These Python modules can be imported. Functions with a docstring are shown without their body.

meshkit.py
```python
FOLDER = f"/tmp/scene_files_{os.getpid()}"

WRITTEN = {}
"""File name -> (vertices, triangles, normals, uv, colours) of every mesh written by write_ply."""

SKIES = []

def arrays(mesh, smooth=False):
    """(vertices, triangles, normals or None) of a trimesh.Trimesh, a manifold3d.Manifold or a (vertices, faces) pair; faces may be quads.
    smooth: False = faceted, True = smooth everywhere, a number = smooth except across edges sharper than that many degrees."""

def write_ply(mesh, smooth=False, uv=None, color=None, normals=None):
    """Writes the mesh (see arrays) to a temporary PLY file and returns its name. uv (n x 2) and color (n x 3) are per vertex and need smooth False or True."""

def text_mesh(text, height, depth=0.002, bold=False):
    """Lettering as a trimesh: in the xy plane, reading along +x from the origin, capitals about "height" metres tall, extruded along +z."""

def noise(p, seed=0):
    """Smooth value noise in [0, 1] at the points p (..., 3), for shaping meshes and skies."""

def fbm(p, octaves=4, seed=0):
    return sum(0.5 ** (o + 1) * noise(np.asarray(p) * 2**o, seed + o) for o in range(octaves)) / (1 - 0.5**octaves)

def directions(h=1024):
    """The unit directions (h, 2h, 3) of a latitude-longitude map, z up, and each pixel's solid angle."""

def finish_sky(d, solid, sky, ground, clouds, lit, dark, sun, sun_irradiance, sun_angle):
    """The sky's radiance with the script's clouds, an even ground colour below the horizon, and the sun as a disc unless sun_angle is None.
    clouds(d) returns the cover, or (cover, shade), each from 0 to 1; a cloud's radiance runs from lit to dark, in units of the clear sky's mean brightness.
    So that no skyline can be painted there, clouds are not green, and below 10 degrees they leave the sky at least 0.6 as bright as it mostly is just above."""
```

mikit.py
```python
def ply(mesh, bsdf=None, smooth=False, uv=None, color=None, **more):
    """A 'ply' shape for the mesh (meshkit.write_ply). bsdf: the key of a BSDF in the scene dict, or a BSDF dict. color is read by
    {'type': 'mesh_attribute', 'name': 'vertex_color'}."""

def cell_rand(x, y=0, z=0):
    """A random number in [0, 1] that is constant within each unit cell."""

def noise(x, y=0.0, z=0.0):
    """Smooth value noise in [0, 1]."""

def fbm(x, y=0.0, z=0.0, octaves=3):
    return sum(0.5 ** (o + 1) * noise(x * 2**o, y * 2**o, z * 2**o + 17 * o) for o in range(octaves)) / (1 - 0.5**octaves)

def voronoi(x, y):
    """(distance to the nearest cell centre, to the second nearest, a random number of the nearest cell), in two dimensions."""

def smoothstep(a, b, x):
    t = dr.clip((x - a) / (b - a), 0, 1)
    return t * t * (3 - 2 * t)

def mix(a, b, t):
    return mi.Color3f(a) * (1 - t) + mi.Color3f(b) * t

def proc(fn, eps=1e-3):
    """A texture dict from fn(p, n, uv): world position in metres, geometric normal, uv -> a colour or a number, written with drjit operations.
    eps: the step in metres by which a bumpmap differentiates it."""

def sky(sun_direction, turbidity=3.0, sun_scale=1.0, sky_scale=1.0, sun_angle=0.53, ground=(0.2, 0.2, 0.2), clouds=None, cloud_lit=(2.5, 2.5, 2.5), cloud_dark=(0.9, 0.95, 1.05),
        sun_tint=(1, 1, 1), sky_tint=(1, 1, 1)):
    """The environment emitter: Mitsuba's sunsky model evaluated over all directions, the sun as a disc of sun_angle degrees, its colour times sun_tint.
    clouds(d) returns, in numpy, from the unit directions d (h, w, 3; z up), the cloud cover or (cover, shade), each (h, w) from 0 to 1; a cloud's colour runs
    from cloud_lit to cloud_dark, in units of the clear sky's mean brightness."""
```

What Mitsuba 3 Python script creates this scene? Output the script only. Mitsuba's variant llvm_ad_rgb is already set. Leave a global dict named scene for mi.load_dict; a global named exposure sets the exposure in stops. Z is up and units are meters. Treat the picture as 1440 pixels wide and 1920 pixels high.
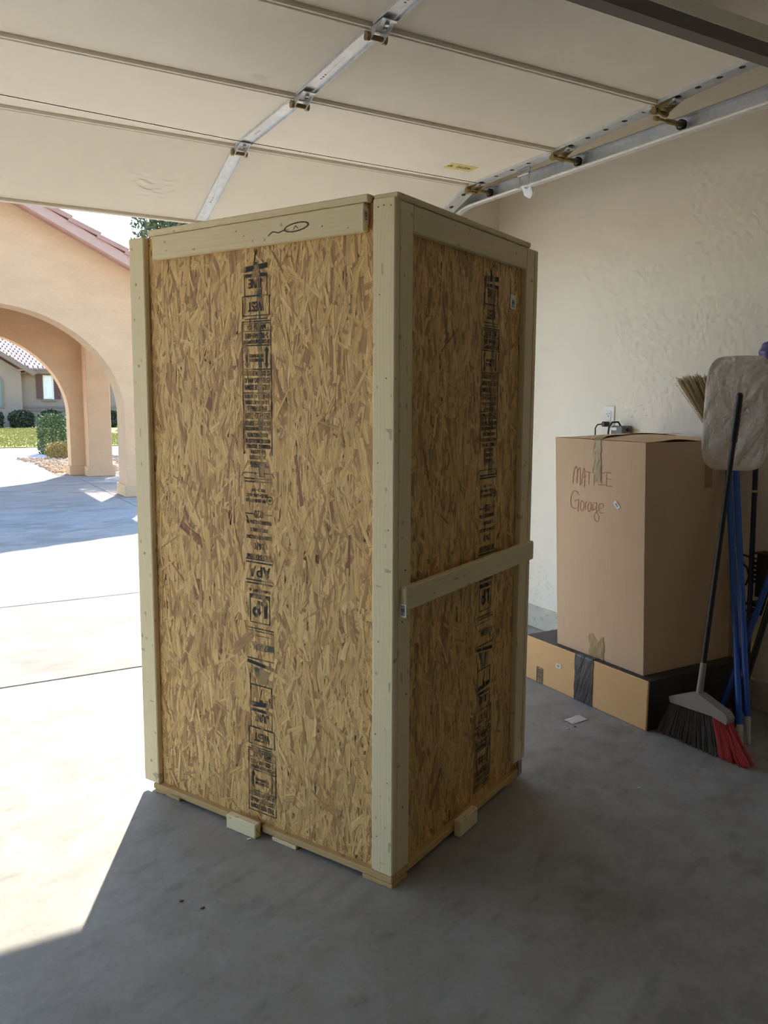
import math
import numpy as np
import trimesh
import drjit as dr
import mitsuba as mi
import mikit
import meshkit
from mikit import noise, fbm, voronoi, cell_rand, smoothstep, mix, proc
from shapely.geometry import Polygon, LineString, Point, box as sbox

T = mi.ScalarTransform4f
PI = math.pi
rng = np.random.default_rng(7)

# ------------------------------------------------------------------ camera, sky, exposure
EYE = np.array([0.0, 0.0, 1.535])
F, PITCH, ROLL, YAW = 1517.0, 0.1367, 0.0068, 0.5238
_cy, _sy = math.cos(YAW), math.sin(YAW)
FWD = np.array([_sy * math.cos(PITCH), _cy * math.cos(PITCH), -math.sin(PITCH)])
_r = np.array([_cy, -_sy, 0.0])
_u = np.cross(_r, FWD)
UP = -math.sin(ROLL) * _r + math.cos(ROLL) * _u

exposure = 4.95
SUN = (0.435, 0.90, 0.9325)

scene = {
    "camera": {"type": "perspective", "fov": math.degrees(2 * math.atan(720 / F)), "fov_axis": "x", "near_clip": 0.05, "far_clip": 500.0,
               "to_world": T().look_at(origin=EYE.tolist(), target=(EYE + FWD).tolist(), up=UP.tolist())},
    "sky": mikit.sky(SUN, turbidity=2.2, sun_scale=0.285, sky_scale=0.54, ground=(0.36, 0.33, 0.29), sun_tint=(0.88, 0.97, 1.10), sky_tint=(1.12, 1.0, 0.92)),
}
labels = {}


# ------------------------------------------------------------------ helpers
def num(key):
    if key not in scene and key not in labels:
        return key
    k = 1
    while f"{key}_{k:03d}" in scene or f"{key}_{k:03d}" in labels:
        k += 1
    return f"{key}_{k:03d}"


def tag(key, label=None, cat=None, group=None, kind=None):
    d = labels.setdefault(key, {})
    for k, v in (("label", label), ("category", cat), ("group", group), ("kind", kind)):
        if v:
            d[k] = v
    return key


def thing(name, label, cat, group=None):
    return tag(num(name), label, cat, group)


def put(name, mesh, bsdf, parent=None, smooth=False, uv=None, label=None, cat=None, group=None, kind=None, color=None):
    key = num(f"{parent}__{name}" if parent else name)
    scene[key] = mikit.ply(mesh, bsdf, smooth=smooth, uv=uv, color=color)
    if label or cat or group or kind:
        tag(key, label, cat, group, kind)
    return key


def struct(name, mesh, bsdf, label, **k):
    return put(name, mesh, bsdf, label=label, kind="structure", **k)


def bx(x0, x1, y0, y1, z0, z1):
    m = trimesh.creation.box(extents=(x1 - x0, y1 - y0, z1 - z0))
    m.apply_translation(((x0 + x1) / 2, (y0 + y1) / 2, (z0 + z1) / 2))
    return m


def cbox(x0, x1, y0, y1, z0, z1, c=0.002):
    """A box with chamfered edges."""
    a, b = np.array([x0, y0, z0], float), np.array([x1, y1, z1], float)
    c = min(c, *(0.45 * (b - a)))
    pts = []
    for s in np.ndindex(2, 2, 2):
        p = np.where(s, b, a)
        d = np.where(s, -1, 1) * c
        for k in range(3):
            q = p + d
            q[k] = p[k]
            pts.append(q)
    return trimesh.convex.convex_hull(np.array(pts))


def cat(ms):
    return trimesh.util.concatenate(list(ms))


def cyl(p0, p1, r, r1=None, n=16):
    """A closed cylinder or cone frustum from p0 to p1."""
    p0, p1 = np.asarray(p0, float), np.asarray(p1, float)
    r1 = r if r1 is None else r1
    z = p1 - p0
    L = np.linalg.norm(z)
    z = z / L
    x = np.cross(z, [0, 0, 1] if abs(z[2]) < 0.9 else [1, 0, 0])
    x /= np.linalg.norm(x)
    y = np.cross(z, x)
    t = np.arange(n) / n * 2 * PI
    ring = np.cos(t)[:, None] * x + np.sin(t)[:, None] * y
    v = np.vstack([p0 + ring * r, p1 + ring * r1, [p0], [p1]])
    f = []
    for i in range(n):
        j = (i + 1) % n
        f += [[i, j, n + j], [i, n + j, n + i], [2 * n, j, i], [2 * n + 1, n + i, n + j]]
    return trimesh.Trimesh(v, f, process=False)


def tube(pts, r, n=8, closed=False):
    """A swept tube along a polyline; r one number or one per point."""
    pts = np.asarray(pts, float)
    m = len(pts)
    r = np.broadcast_to(np.asarray(r, float), (m,))
    tan = np.gradient(pts, axis=0)
    tan /= np.linalg.norm(tan, axis=1, keepdims=True) + 1e-12
    ref = np.array([0, 0, 1.0]) if abs(tan[0][2]) < 0.9 else np.array([1.0, 0, 0])
    x = np.cross(tan[0], ref)
    V = []
    t = np.arange(n) / n * 2 * PI
    for i in range(m):
        x = x - tan[i] * (x @ tan[i])
        x /= np.linalg.norm(x) + 1e-12
        y = np.cross(tan[i], x)
        V.append(pts[i] + r[i] * (np.cos(t)[:, None] * x + np.sin(t)[:, None] * y))
    V = np.vstack(V + [[pts[0]], [pts[-1]]])
    f = []
    for i in range(m - 1):
        for k in range(n):
            j = (k + 1) % n
            f += [[i * n + k, i * n + j, (i + 1) * n + j], [i * n + k, (i + 1) * n + j, (i + 1) * n + k]]
    for k in range(n):
        j = (k + 1) % n
        f += [[m * n, j, k], [m * n + 1, (m - 1) * n + k, (m - 1) * n + j]]
    return trimesh.Trimesh(V, f, process=False)


def place(m, M):
    m = m.copy()
    m.apply_transform(M)
    return m


def frame(o, x, y, z):
    M = np.eye(4)
    M[:3, 0], M[:3, 1], M[:3, 2], M[:3, 3] = x, y, z, o
    return M


def extr(poly, d):
    return cat(trimesh.creation.extrude_polygon(g, d, engine="earcut") for g in getattr(poly, "geoms", [poly]))


def grid(fn, nu, nv):
    """A surface from fn(u, v) (arrays of 0..1) -> (n, 3); returns the mesh with its uv."""
    u, v = np.meshgrid(np.linspace(0, 1, nu + 1), np.linspace(0, 1, nv + 1), indexing="ij")
    P = fn(u.ravel(), v.ravel())
    i = np.arange((nu + 1) * (nv + 1)).reshape(nu + 1, nv + 1)
    a, b, c, d = i[:-1, :-1].ravel(), i[1:, :-1].ravel(), i[1:, 1:].ravel(), i[:-1, 1:].ravel()
    return trimesh.Trimesh(P, np.vstack([np.stack([a, b, c], 1), np.stack([a, c, d], 1)]), process=False)


def unproj(x, y, axis, val):
    """World point where the photograph's ray meets a plane; used only to measure where things stand."""
    R = math.cos(ROLL) * _r + math.sin(ROLL) * _u
    d = FWD + (x - 720) / F * R + (960 - y) / F * UP
    return EYE + d * ((val - EYE[axis]) / d[axis])


# ------------------------------------------------------------------ materials
DENT = (1.12, 4.38)      # where the lowest door section is dented
def srgb(r, g, b):
    return [((c / 255 + 0.055) / 1.055) ** 2.4 if c > 10 else c / 255 / 12.92 for c in (r, g, b)]


def mat(name, color, rough=0.6, metallic=0.0, bump=None, scale=0.001, spec=0.4, **kw):
    c = proc(color) if callable(color) else {"type": "rgb", "value": list(color)}
    r = proc(rough) if callable(rough) else float(rough)
    b = {"type": "principled", "base_color": c, "roughness": r, "metallic": float(metallic), "specular": float(spec), **kw}
    if bump is not None:
        b = {"type": "bumpmap", "arbitrary": proc(bump, eps=0.0015), "scale": float(scale), "bsdf": b}
    scene[name] = {"type": "twosided", "bsdf": b}
    return name


def tex_floor(p, n, uv):
    a = fbm(p.x * 1.3, p.y * 1.3, 3.0, 4)
    b = fbm(p.x * 9 + 5, p.y * 9, 1.0, 4)
    c = fbm(p.x * 60, p.y * 60, 2.0, 2)
    st = smoothstep(0.58, 0.74, fbm(p.x * 2.7 + 11, p.y * 2.7, 8.0, 5))
    k = 0.84 + 0.16 * a + 0.20 * (b - 0.5) + 0.12 * (c - 0.5)
    pit = smoothstep(0.66, 0.86, fbm(p.x * 130, p.y * 110, 4.0, 3))
    scr = smoothstep(0.50, 0.85, fbm(p.x * 7 + p.y * 4, p.y * 22 - p.x * 9, 6.0, 4))
    col = mix((0.345, 0.34, 0.32), (0.275, 0.265, 0.24), smoothstep(0.25, 0.75, b)) * k
    col = col * (1 - 0.14 * st) * (1 - 0.12 * pit) * (1 - 0.14 * scr)
    return col


def tex_drive(p, n, uv):
    a = fbm(p.x * 0.9, p.y * 1.2, 3.0, 4)
    b = fbm(p.x * 6 + 5, p.y * 9, 1.0, 4)
    c = fbm(p.x * 50, p.y * 50, 2.0, 2)
    near = cell_rand(dr.floor((p.y - 4.61) / 1.85), 3.0, 1.0)
    base = mix((0.365, 0.34, 0.30), (0.345, 0.34, 0.33), near)
    k = 0.80 + 0.22 * a + 0.26 * (b - 0.5) + 0.10 * (c - 0.5)
    st = smoothstep(0.56, 0.66, fbm(p.x * 1.7 + 3, p.y * 3.0, 6.0, 4))
    return base * k * (1 - 0.16 * st)


def tex_stucco(p, n, uv):
    k = 0.93 + 0.12 * (fbm(p.x * 3, p.y * 3, p.z * 5, 3) - 0.5) + 0.10 * (fbm(p.x * 30, p.y * 30, p.z * 60, 2) - 0.5)
    return mix((0.66, 0.445, 0.265), (0.68, 0.475, 0.295), fbm(p.x * 2, p.y * 2, p.z * 2, 3)) * k


def tex_stucco_h(p, n, uv):
    return fbm(p.x * 16 + p.y * 16, p.z * 60, 3.0, 3) + 0.4 * noise(p.x * 90, p.y * 90, p.z * 120)


def tex_wall(p, n, uv):
    k = 0.95 + 0.06 * (fbm(p.x * 4, p.y * 4, p.z * 4, 3) - 0.5)
    sc = smoothstep(0.66, 0.78, fbm(p.y * 48 + 3 * noise(p.y * 30, p.z * 30, 1.0), p.z * 62, 3.0, 4)) * (1 - smoothstep(0.0, 0.32, dr.abs(p.y - 3.40))) * (1 - smoothstep(0.0, 0.15, dr.abs(p.z - 1.44)))
    low = smoothstep(0.62, 0.75, fbm(p.y * 40, p.z * 52, 5.0, 4)) * (1 - smoothstep(0.2, 0.7, p.z))
    return mi.Color3f(0.84, 0.79, 0.675) * k * (1 - 0.40 * sc) * (1 - 0.12 * low)


def tex_wall_h(p, n, uv):
    return smoothstep(0.35, 0.75, fbm(p.x * 45, p.y * 45, p.z * 45, 3))


def tex_stem(p, n, uv):
    k = 0.85 + 0.3 * (fbm(p.x * 14, p.y * 14, p.z * 14, 4) - 0.5)
    d = smoothstep(0.62, 0.74, fbm(p.x * 60, p.y * 60, p.z * 60, 4))
    return mi.Color3f(0.64, 0.60, 0.50) * k * (1 - 0.35 * d)


def tex_wood(p, n, uv):
    """Softwood: uv.x runs along the board in metres, uv.y across; each board has its own uv.x offset."""
    s = dr.floor(uv.x / 10.0)
    u, v = uv.x, uv.y
    warp = 0.012 * (fbm(u * 2.2, v * 6, s, 3) - 0.5)
    g = fbm(u * 1.3, (v + warp) * 260, s, 3)
    ring = 0.5 + 0.5 * dr.sin((v + warp * 2.2) * 520 + 9 * fbm(u * 1.1, v * 8, s + 4, 2))
    fine = noise(u * 30, v * 900, s)
    base = mix((0.80, 0.685, 0.44), (0.71, 0.575, 0.335), 0.55 * g + 0.25 * ring + 0.2 * fine)
    tone = 0.90 + 0.16 * cell_rand(s, 5.0, 2.0)
    # a few knots per board
    cu, cv = dr.floor(u / 0.42), dr.floor((v + 0.5) / 0.13)
    on = cell_rand(cu, cv, s + 3) > 0.72
    ku = (u / 0.42 - cu - (0.25 + 0.5 * cell_rand(cu, cv, s + 1))) * 0.42
    kv = ((v + 0.5) / 0.13 - cv - (0.3 + 0.4 * cell_rand(cu, cv, s + 2))) * 0.13
    kd = dr.sqrt(dr.square(ku * 0.55) + dr.square(kv))
    knot = dr.select(on, 1 - smoothstep(0.0035, 0.0085, kd + 0.003 * noise(u * 90, v * 90, s)), 0.0)
    specks = smoothstep(0.90, 0.94, noise(u * 40, v * 60, s + 9)) * 0.35
    return base * tone * (1 - 0.5 * knot) * (1 - specks)


def tex_wood_h(p, n, uv):
    return noise(uv.x * 6, uv.y * 500, 1.0)


def tex_pine(p, n, uv):
    return tex_wood(p, n, uv) * mi.Color3f(0.66, 0.52, 0.38)


def tex_osb(p, n, uv):
    """One wood strand per step of 2 in uv.y (its random number), uv.x in metres along the strand."""
    i = dr.floor(uv.y * 0.5)
    t = uv.y - 2 * i
    r1, r2, r3 = cell_rand(i, 1.0, 1.0), cell_rand(i, 2.0, 5.0), cell_rand(i, 3.0, 9.0)
    light = mix((0.70, 0.425, 0.145), (0.82, 0.55, 0.225), r2)
    darkc = mix((0.44, 0.235, 0.08), (0.30, 0.14, 0.05), r2)
    col = mix(light, darkc, smoothstep(0.45, 1.0, r1) * 0.9)
    col = dr.select(r3 > 0.955, col * mi.Color3f(0.62, 0.50, 0.50), col)
    g = fbm(uv.x * 9, t * 7 + i * 3.1, 2.0, 3)
    f = noise(uv.x * 40, t * 26 + i, 5.0)
    col = col * (0.70 + 0.42 * g + 0.16 * (f - 0.5))
    crack = smoothstep(0.74, 0.80, noise(uv.x * 14, t * 16 + i * 7, 7.0))
    edge = 1 - smoothstep(0.0, 0.10, dr.minimum(t, 1 - t))
    col = col * (1 - 0.42 * edge * smoothstep(0.25, 0.6, noise(uv.x * 30, i, 3.0))) * (1 - 0.45 * crack)
    return col


def tex_ink(p, n, uv):
    w = fbm(p.x * 70 + p.y * 70, p.z * 26, 3.0, 4)
    k = smoothstep(0.46, 0.68, w)
    return mix((0.030, 0.029, 0.028), (0.34, 0.22, 0.10), k * 0.85)


def tex_smear(p, n, uv):
    w = fbm(p.x * 60 + p.y * 60, p.z * 20, 3.0, 4)
    return mix((0.085, 0.08, 0.07), (0.36, 0.235, 0.105), smoothstep(0.34, 0.60, w))


def tex_door(p, n, uv):
    k = 0.96 + 0.07 * (fbm(p.x * 1.6, p.y * 2.5, p.z, 4) - 0.5) + 0.03 * (fbm(p.x * 20, p.y * 20, p.z, 2) - 0.5)
    sm = smoothstep(0.70, 0.80, fbm(p.x * 4 + 2, p.y * 6, p.z, 4))
    return mi.Color3f(0.82, 0.765, 0.655) * k * (1 - 0.10 * sm)


def tex_galv(p, n, uv):
    a, b, w = voronoi(p.x * 60 + p.z * 40, p.y * 60 + p.z * 25)
    return mi.Color3f(0.66, 0.69, 0.70) * (0.92 + 0.12 * w) * (0.85 + 0.25 * fbm(p.x * 9, p.y * 9, p.z * 9, 3))


def tex_brass(p, n, uv):
    return mix((0.42, 0.31, 0.13), (0.20, 0.15, 0.08), fbm(p.x * 70, p.y * 70, p.z * 70, 3))


def tex_card(p, n, uv):
    k = 0.96 + 0.07 * (fbm(p.x * 5, p.y * 5, p.z * 3, 4) - 0.5) + 0.03 * (noise(p.y * 160 + p.x * 160, 1.0, p.z * 4) - 0.5)
    return mi.Color3f(0.665, 0.475, 0.305) * k


def tex_card2(p, n, uv):
    k = 0.96 + 0.08 * (fbm(p.x * 5, p.y * 5, p.z * 5, 4) - 0.5)
    return mi.Color3f(0.74, 0.475, 0.22) * k


def tex_cardtop(p, n, uv):
    k = 0.8 + 0.5 * (fbm(p.x * 9, p.y * 9, p.z * 5, 4) - 0.5)
    return mi.Color3f(0.052, 0.048, 0.046) * k


def tex_tape(p, n, uv):
    return mix((0.46, 0.33, 0.15), (0.27, 0.18, 0.08), fbm(p.x * 40, p.y * 60, p.z * 14, 3))


def tex_tape_h(p, n, uv):
    return fbm(p.x * 50, p.y * 90, p.z * 25, 3)


def tex_btape(p, n, uv):
    return mi.Color3f(0.060, 0.057, 0.054) * (0.8 + 0.5 * fbm(p.x * 30, p.y * 50, p.z * 12, 3))


def tex_btape_h(p, n, uv):
    return fbm(p.y * 70 + p.z * 22, p.z * 9, 3.0, 3)


def tex_mop(p, n, uv):
    k = 0.82 + 0.36 * fbm(p.x * 70, p.y * 70, p.z * 70, 3)
    sp = smoothstep(0.90, 0.94, noise(p.x * 70, p.y * 70, p.z * 70))
    return mi.Color3f(0.66, 0.595, 0.53) * k * (1 - 0.5 * sp)


def tex_mop_h(p, n, uv):
    return fbm(p.x * 120, p.y * 120, p.z * 120, 3) + 2.5 * fbm(p.y * 22 + p.z * 8, p.z * 6, 1.0, 2)


def tex_leaf(a, b):
    def f(p, n, uv):
        r = cell_rand(dr.floor(uv.x * 4096.0), 1.0, 2.0)
        return mix(a, b, r * 0.7 + 0.3 * noise(p.x * 6, p.y * 6, p.z * 6))
    return f


def tex_lawn(p, n, uv):
    return mix((0.29, 0.28, 0.075), (0.40, 0.37, 0.13), fbm(p.x * 3, p.y * 1.3, 1.0, 4))


def tex_gravel(p, n, uv):
    a, b, w = voronoi(p.x * 14, p.y * 14)
    return mix((0.36, 0.27, 0.18), (0.58, 0.47, 0.35), w) * (0.6 + 0.5 * smoothstep(0.0, 0.35, b - a))


def tex_pebble(p, n, uv):
    return mix((0.36, 0.26, 0.17), (0.62, 0.50, 0.38), cell_rand(dr.floor(p.x * 9), dr.floor(p.y * 9), 1.0))


def tex_barrel(p, n, uv):
    r = cell_rand(dr.floor(p.x * 3.3), dr.floor(p.z * 5), 2.0)
    return mix((0.60, 0.44, 0.38), (0.72, 0.60, 0.54), r)


def tex_clay(p, n, uv):
    return mix((0.36, 0.20, 0.17), (0.46, 0.27, 0.22), fbm(p.x * 8, p.y * 8, p.z * 8, 3))


mat("m_floor", tex_floor, 0.62, bump=lambda p, n, uv: fbm(p.x * 40, p.y * 40, 1.0, 3), scale=0.0012, spec=0.35)
mat("m_drive", tex_drive, 0.8, bump=lambda p, n, uv: fbm(p.x * 50, p.y * 50, 2.0, 3), scale=0.002, spec=0.2)
mat("m_joint", (0.16, 0.14, 0.11), 0.9)
mat("m_stucco", tex_stucco, 0.9, bump=tex_stucco_h, scale=0.006, spec=0.1)
mat("m_wall", tex_wall, 0.7, bump=tex_wall_h, scale=0.0022, spec=0.25)
mat("m_ceil", (0.62, 0.59, 0.53), 0.85)
mat("m_backwall", (0.16, 0.13, 0.10), 0.8)
mat("m_stem", tex_stem, 0.85, bump=lambda p, n, uv: fbm(p.x * 40, p.y * 40, p.z * 40, 3), scale=0.005)
mat("m_wood", tex_wood, 0.62, bump=tex_wood_h, scale=0.0003, spec=0.3)
mat("m_pine", tex_pine, 0.7, spec=0.25)
mat("m_osb", tex_osb, 0.58, spec=0.35)
mat("m_osbback", (0.17, 0.095, 0.045), 0.8)
mat("m_ink", tex_ink, 0.7, spec=0.25)
mat("m_smear", tex_smear, 0.7, spec=0.25)
mat("m_knot", (0.09, 0.05, 0.025), 0.7)
mat("m_door", tex_door, 0.55, bump=lambda p, n, uv: fbm(p.x * 14, p.y * 26, p.z, 2) + 5.0 * smoothstep(0.5, 0.8, noise(p.x * 24, p.y * 55, 2.0)) * dr.exp(-dr.square((p.x - DENT[0]) / 0.14) - dr.square((p.y - DENT[1]) / 0.10)), scale=0.0010, spec=0.35)
mat("m_doorgap", (0.10, 0.08, 0.06), 0.8)
mat("m_seal", (0.72, 0.66, 0.56), 0.6)
mat("m_rubber", (0.035, 0.033, 0.03), 0.8)
mat("m_galv", tex_galv, 0.42, metallic=0.6)
mat("m_zinc", (0.80, 0.79, 0.74), 0.45, metallic=0.15)
mat("m_brass", tex_brass, 0.40, metallic=0.85)
mat("m_steel", (0.45, 0.45, 0.45), 0.30, metallic=1.0)
mat("m_strut", (0.16, 0.145, 0.12), 0.6)
mat("m_blackmetal", (0.02, 0.02, 0.02), 0.5)
mat("m_yellow", (0.66, 0.56, 0.20), 0.5)
mat("m_print", (0.05, 0.045, 0.03), 0.7)
mat("m_card", tex_card, 0.75, spec=0.2)
mat("m_card2", tex_card2, 0.75, spec=0.2)
mat("m_cardtop", tex_cardtop, 0.5, spec=0.4)
mat("m_tape", tex_tape, 0.24, bump=tex_tape_h, scale=0.005, spec=0.45)
mat("m_btape", tex_btape, 0.35, bump=tex_btape_h, scale=0.008, spec=0.5)
mat("m_marker", (0.42, 0.20, 0.135), 0.8)
mat("m_white", (0.75, 0.74, 0.70), 0.5)
mat("m_platewhite", (0.74, 0.72, 0.66), 0.35)
mat("m_black", (0.012, 0.012, 0.012), 0.42, spec=0.5)
mat("m_greybox", (0.13, 0.145, 0.15), 0.5)
mat("m_greyplastic", (0.27, 0.25, 0.22), 0.45)
mat("m_lightcap", (0.55, 0.54, 0.48), 0.5)
mat("m_blue", (0.008, 0.085, 0.42), 0.28, spec=0.6, clearcoat=0.5)
mat("m_navy", (0.012, 0.012, 0.045), 0.3, spec=0.6)
mat("m_purple", (0.075, 0.055, 0.20), 0.3, spec=0.6)
mat("m_mop", tex_mop, 0.95, bump=tex_mop_h, scale=0.006, spec=0.05, sheen=0.3)
mat("m_straw", lambda p, n, uv: mix((0.30, 0.21, 0.085), (0.44, 0.33, 0.15), cell_rand(dr.floor(uv.x * 4096.0), 1.0, 1.0)), 0.7)
mat("m_bristle", lambda p, n, uv: mix((0.035, 0.034, 0.032), (0.12, 0.115, 0.105), cell_rand(dr.floor(uv.x * 4096.0), 1.0, 1.0)), 0.5)
mat("m_red", lambda p, n, uv: mix((0.42, 0.035, 0.04), (0.62, 0.10, 0.10), cell_rand(dr.floor(uv.x * 4096.0), 1.0, 1.0)), 0.5)
mat("m_housewall", (0.32, 0.245, 0.19), 0.9)
mat("m_fascia", (0.50, 0.33, 0.27), 0.7)
mat("m_housetrim", (0.24, 0.18, 0.14), 0.8)
mat("m_shutter", (0.16, 0.085, 0.075), 0.7)
mat("m_curtain", (0.52, 0.54, 0.54), 0.9)
mat("m_windark", (0.16, 0.24, 0.22), 0.3)
mat("m_barrel", tex_barrel, 0.7)
mat("m_clay", tex_clay, 0.7)
mat("m_street", lambda p, n, uv: mi.Color3f(0.40, 0.40, 0.42) * (0.9 + 0.15 * fbm(p.x, p.y, 1.0, 3)), 0.8)
mat("m_gravel", tex_gravel, 0.9)
mat("m_pebble", tex_pebble, 0.85)
mat("m_lawn", tex_lawn, 0.9)
mat("m_bark", (0.14, 0.10, 0.07), 0.9)
mat("m_leaf_hedge", tex_leaf((0.035, 0.065, 0.018), (0.11, 0.17, 0.045)), 0.55)
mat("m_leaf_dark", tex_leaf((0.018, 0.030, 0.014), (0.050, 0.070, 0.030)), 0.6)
mat("m_leaf_gold", tex_leaf((0.20, 0.17, 0.05), (0.36, 0.27, 0.08)), 0.6)
mat("m_leaf_lime", tex_leaf((0.13, 0.17, 0.04), (0.28, 0.32, 0.09)), 0.6)
mat("m_leaf_tree", tex_leaf((0.055, 0.075, 0.03), (0.16, 0.19, 0.09)), 0.6)
mat("m_plastic", (0.62, 0.60, 0.56), 0.4)
scene["m_glass"] = {"type": "thindielectric", "int_ior": 1.5}

# ------------------------------------------------------------------ the garage shell
WX, WY = 3.62, 4.69          # right wall, front wall (inner faces)
XL, YB, ZC = -3.3, -3.4, 3.14
OPL, OPR, OPZ, OUT = -3.0, 3.15, 2.56, 4.80

struct("floor", bx(XL, WX, YB, 4.605, -0.12, 0.0), "m_floor", "smooth grey concrete garage floor slab")
struct("wall_right", bx(WX, WX + 0.15, YB, OUT, 0.0, ZC), "m_wall", "cream textured plaster wall on the right of the garage")
put("stem_wall", cat([cbox(WX - 0.025, WX + 0.01, YB, WY, 0.0, 0.148, 0.004)]), "m_stem", parent="wall_right", label="rough off-white concrete foot of the wall")
struct("wall_front", cat([bx(OPR, WX, WY, OUT, 0, ZC), bx(XL, OPL, WY, OUT, 0, ZC), bx(OPL, OPR, WY, OUT, OPZ, ZC)]), "m_wall", "cream garage wall around the open door")
SB0, SB1 = 1.2, 4.4          # the side bay, open to the drive
struct("wall_left", cat([bx(XL - 0.15, XL, YB, SB0, 0, ZC), bx(XL - 0.15, XL, SB1, OUT, 0, ZC), bx(XL - 0.15, XL, SB0, SB1, 2.6, ZC)]), "m_wall", "cream left wall of the garage with its open side bay")
struct("wall_back", bx(XL - 0.15, WX + 0.15, YB - 0.15, YB, 0, ZC), "m_backwall", "dark back wall of the garage")
struct("ceiling", bx(XL - 0.15, WX + 0.15, YB - 0.15, OUT, ZC, ZC + 0.1), "m_ceil", "plain off-white garage ceiling above the raised door")

# ------------------------------------------------------------------ driveway, street, planting beds
DX0, DX1 = -14.0, 2.70
drive = tag("driveway", "pale concrete driveway of large slabs outside the garage", kind="structure")
scene["driveway__joint_filler"] = mikit.ply(bx(DX0, 4.4, 4.60, 22.4, -0.14, -0.012), "m_joint")
ys = [4.617, 6.46, 9.95, 13.24, 16.6, 19.5, 22.4]
for i in range(len(ys) - 1):
    y0, y1 = ys[i], ys[i + 1]
    dx1 = DX1 if y0 > 9 else 4.4
    xs = [DX0, -2.35, dx1] if y0 > 9 else [DX0, -2.35, 4.4]
    for j in range(len(xs) - 1):
        put("slab", cbox(xs[j] + 0.005, xs[j + 1] - 0.005, y0 + 0.006, y1 - 0.006, -0.1, 0.0, 0.004), "m_drive", parent=drive)
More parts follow.
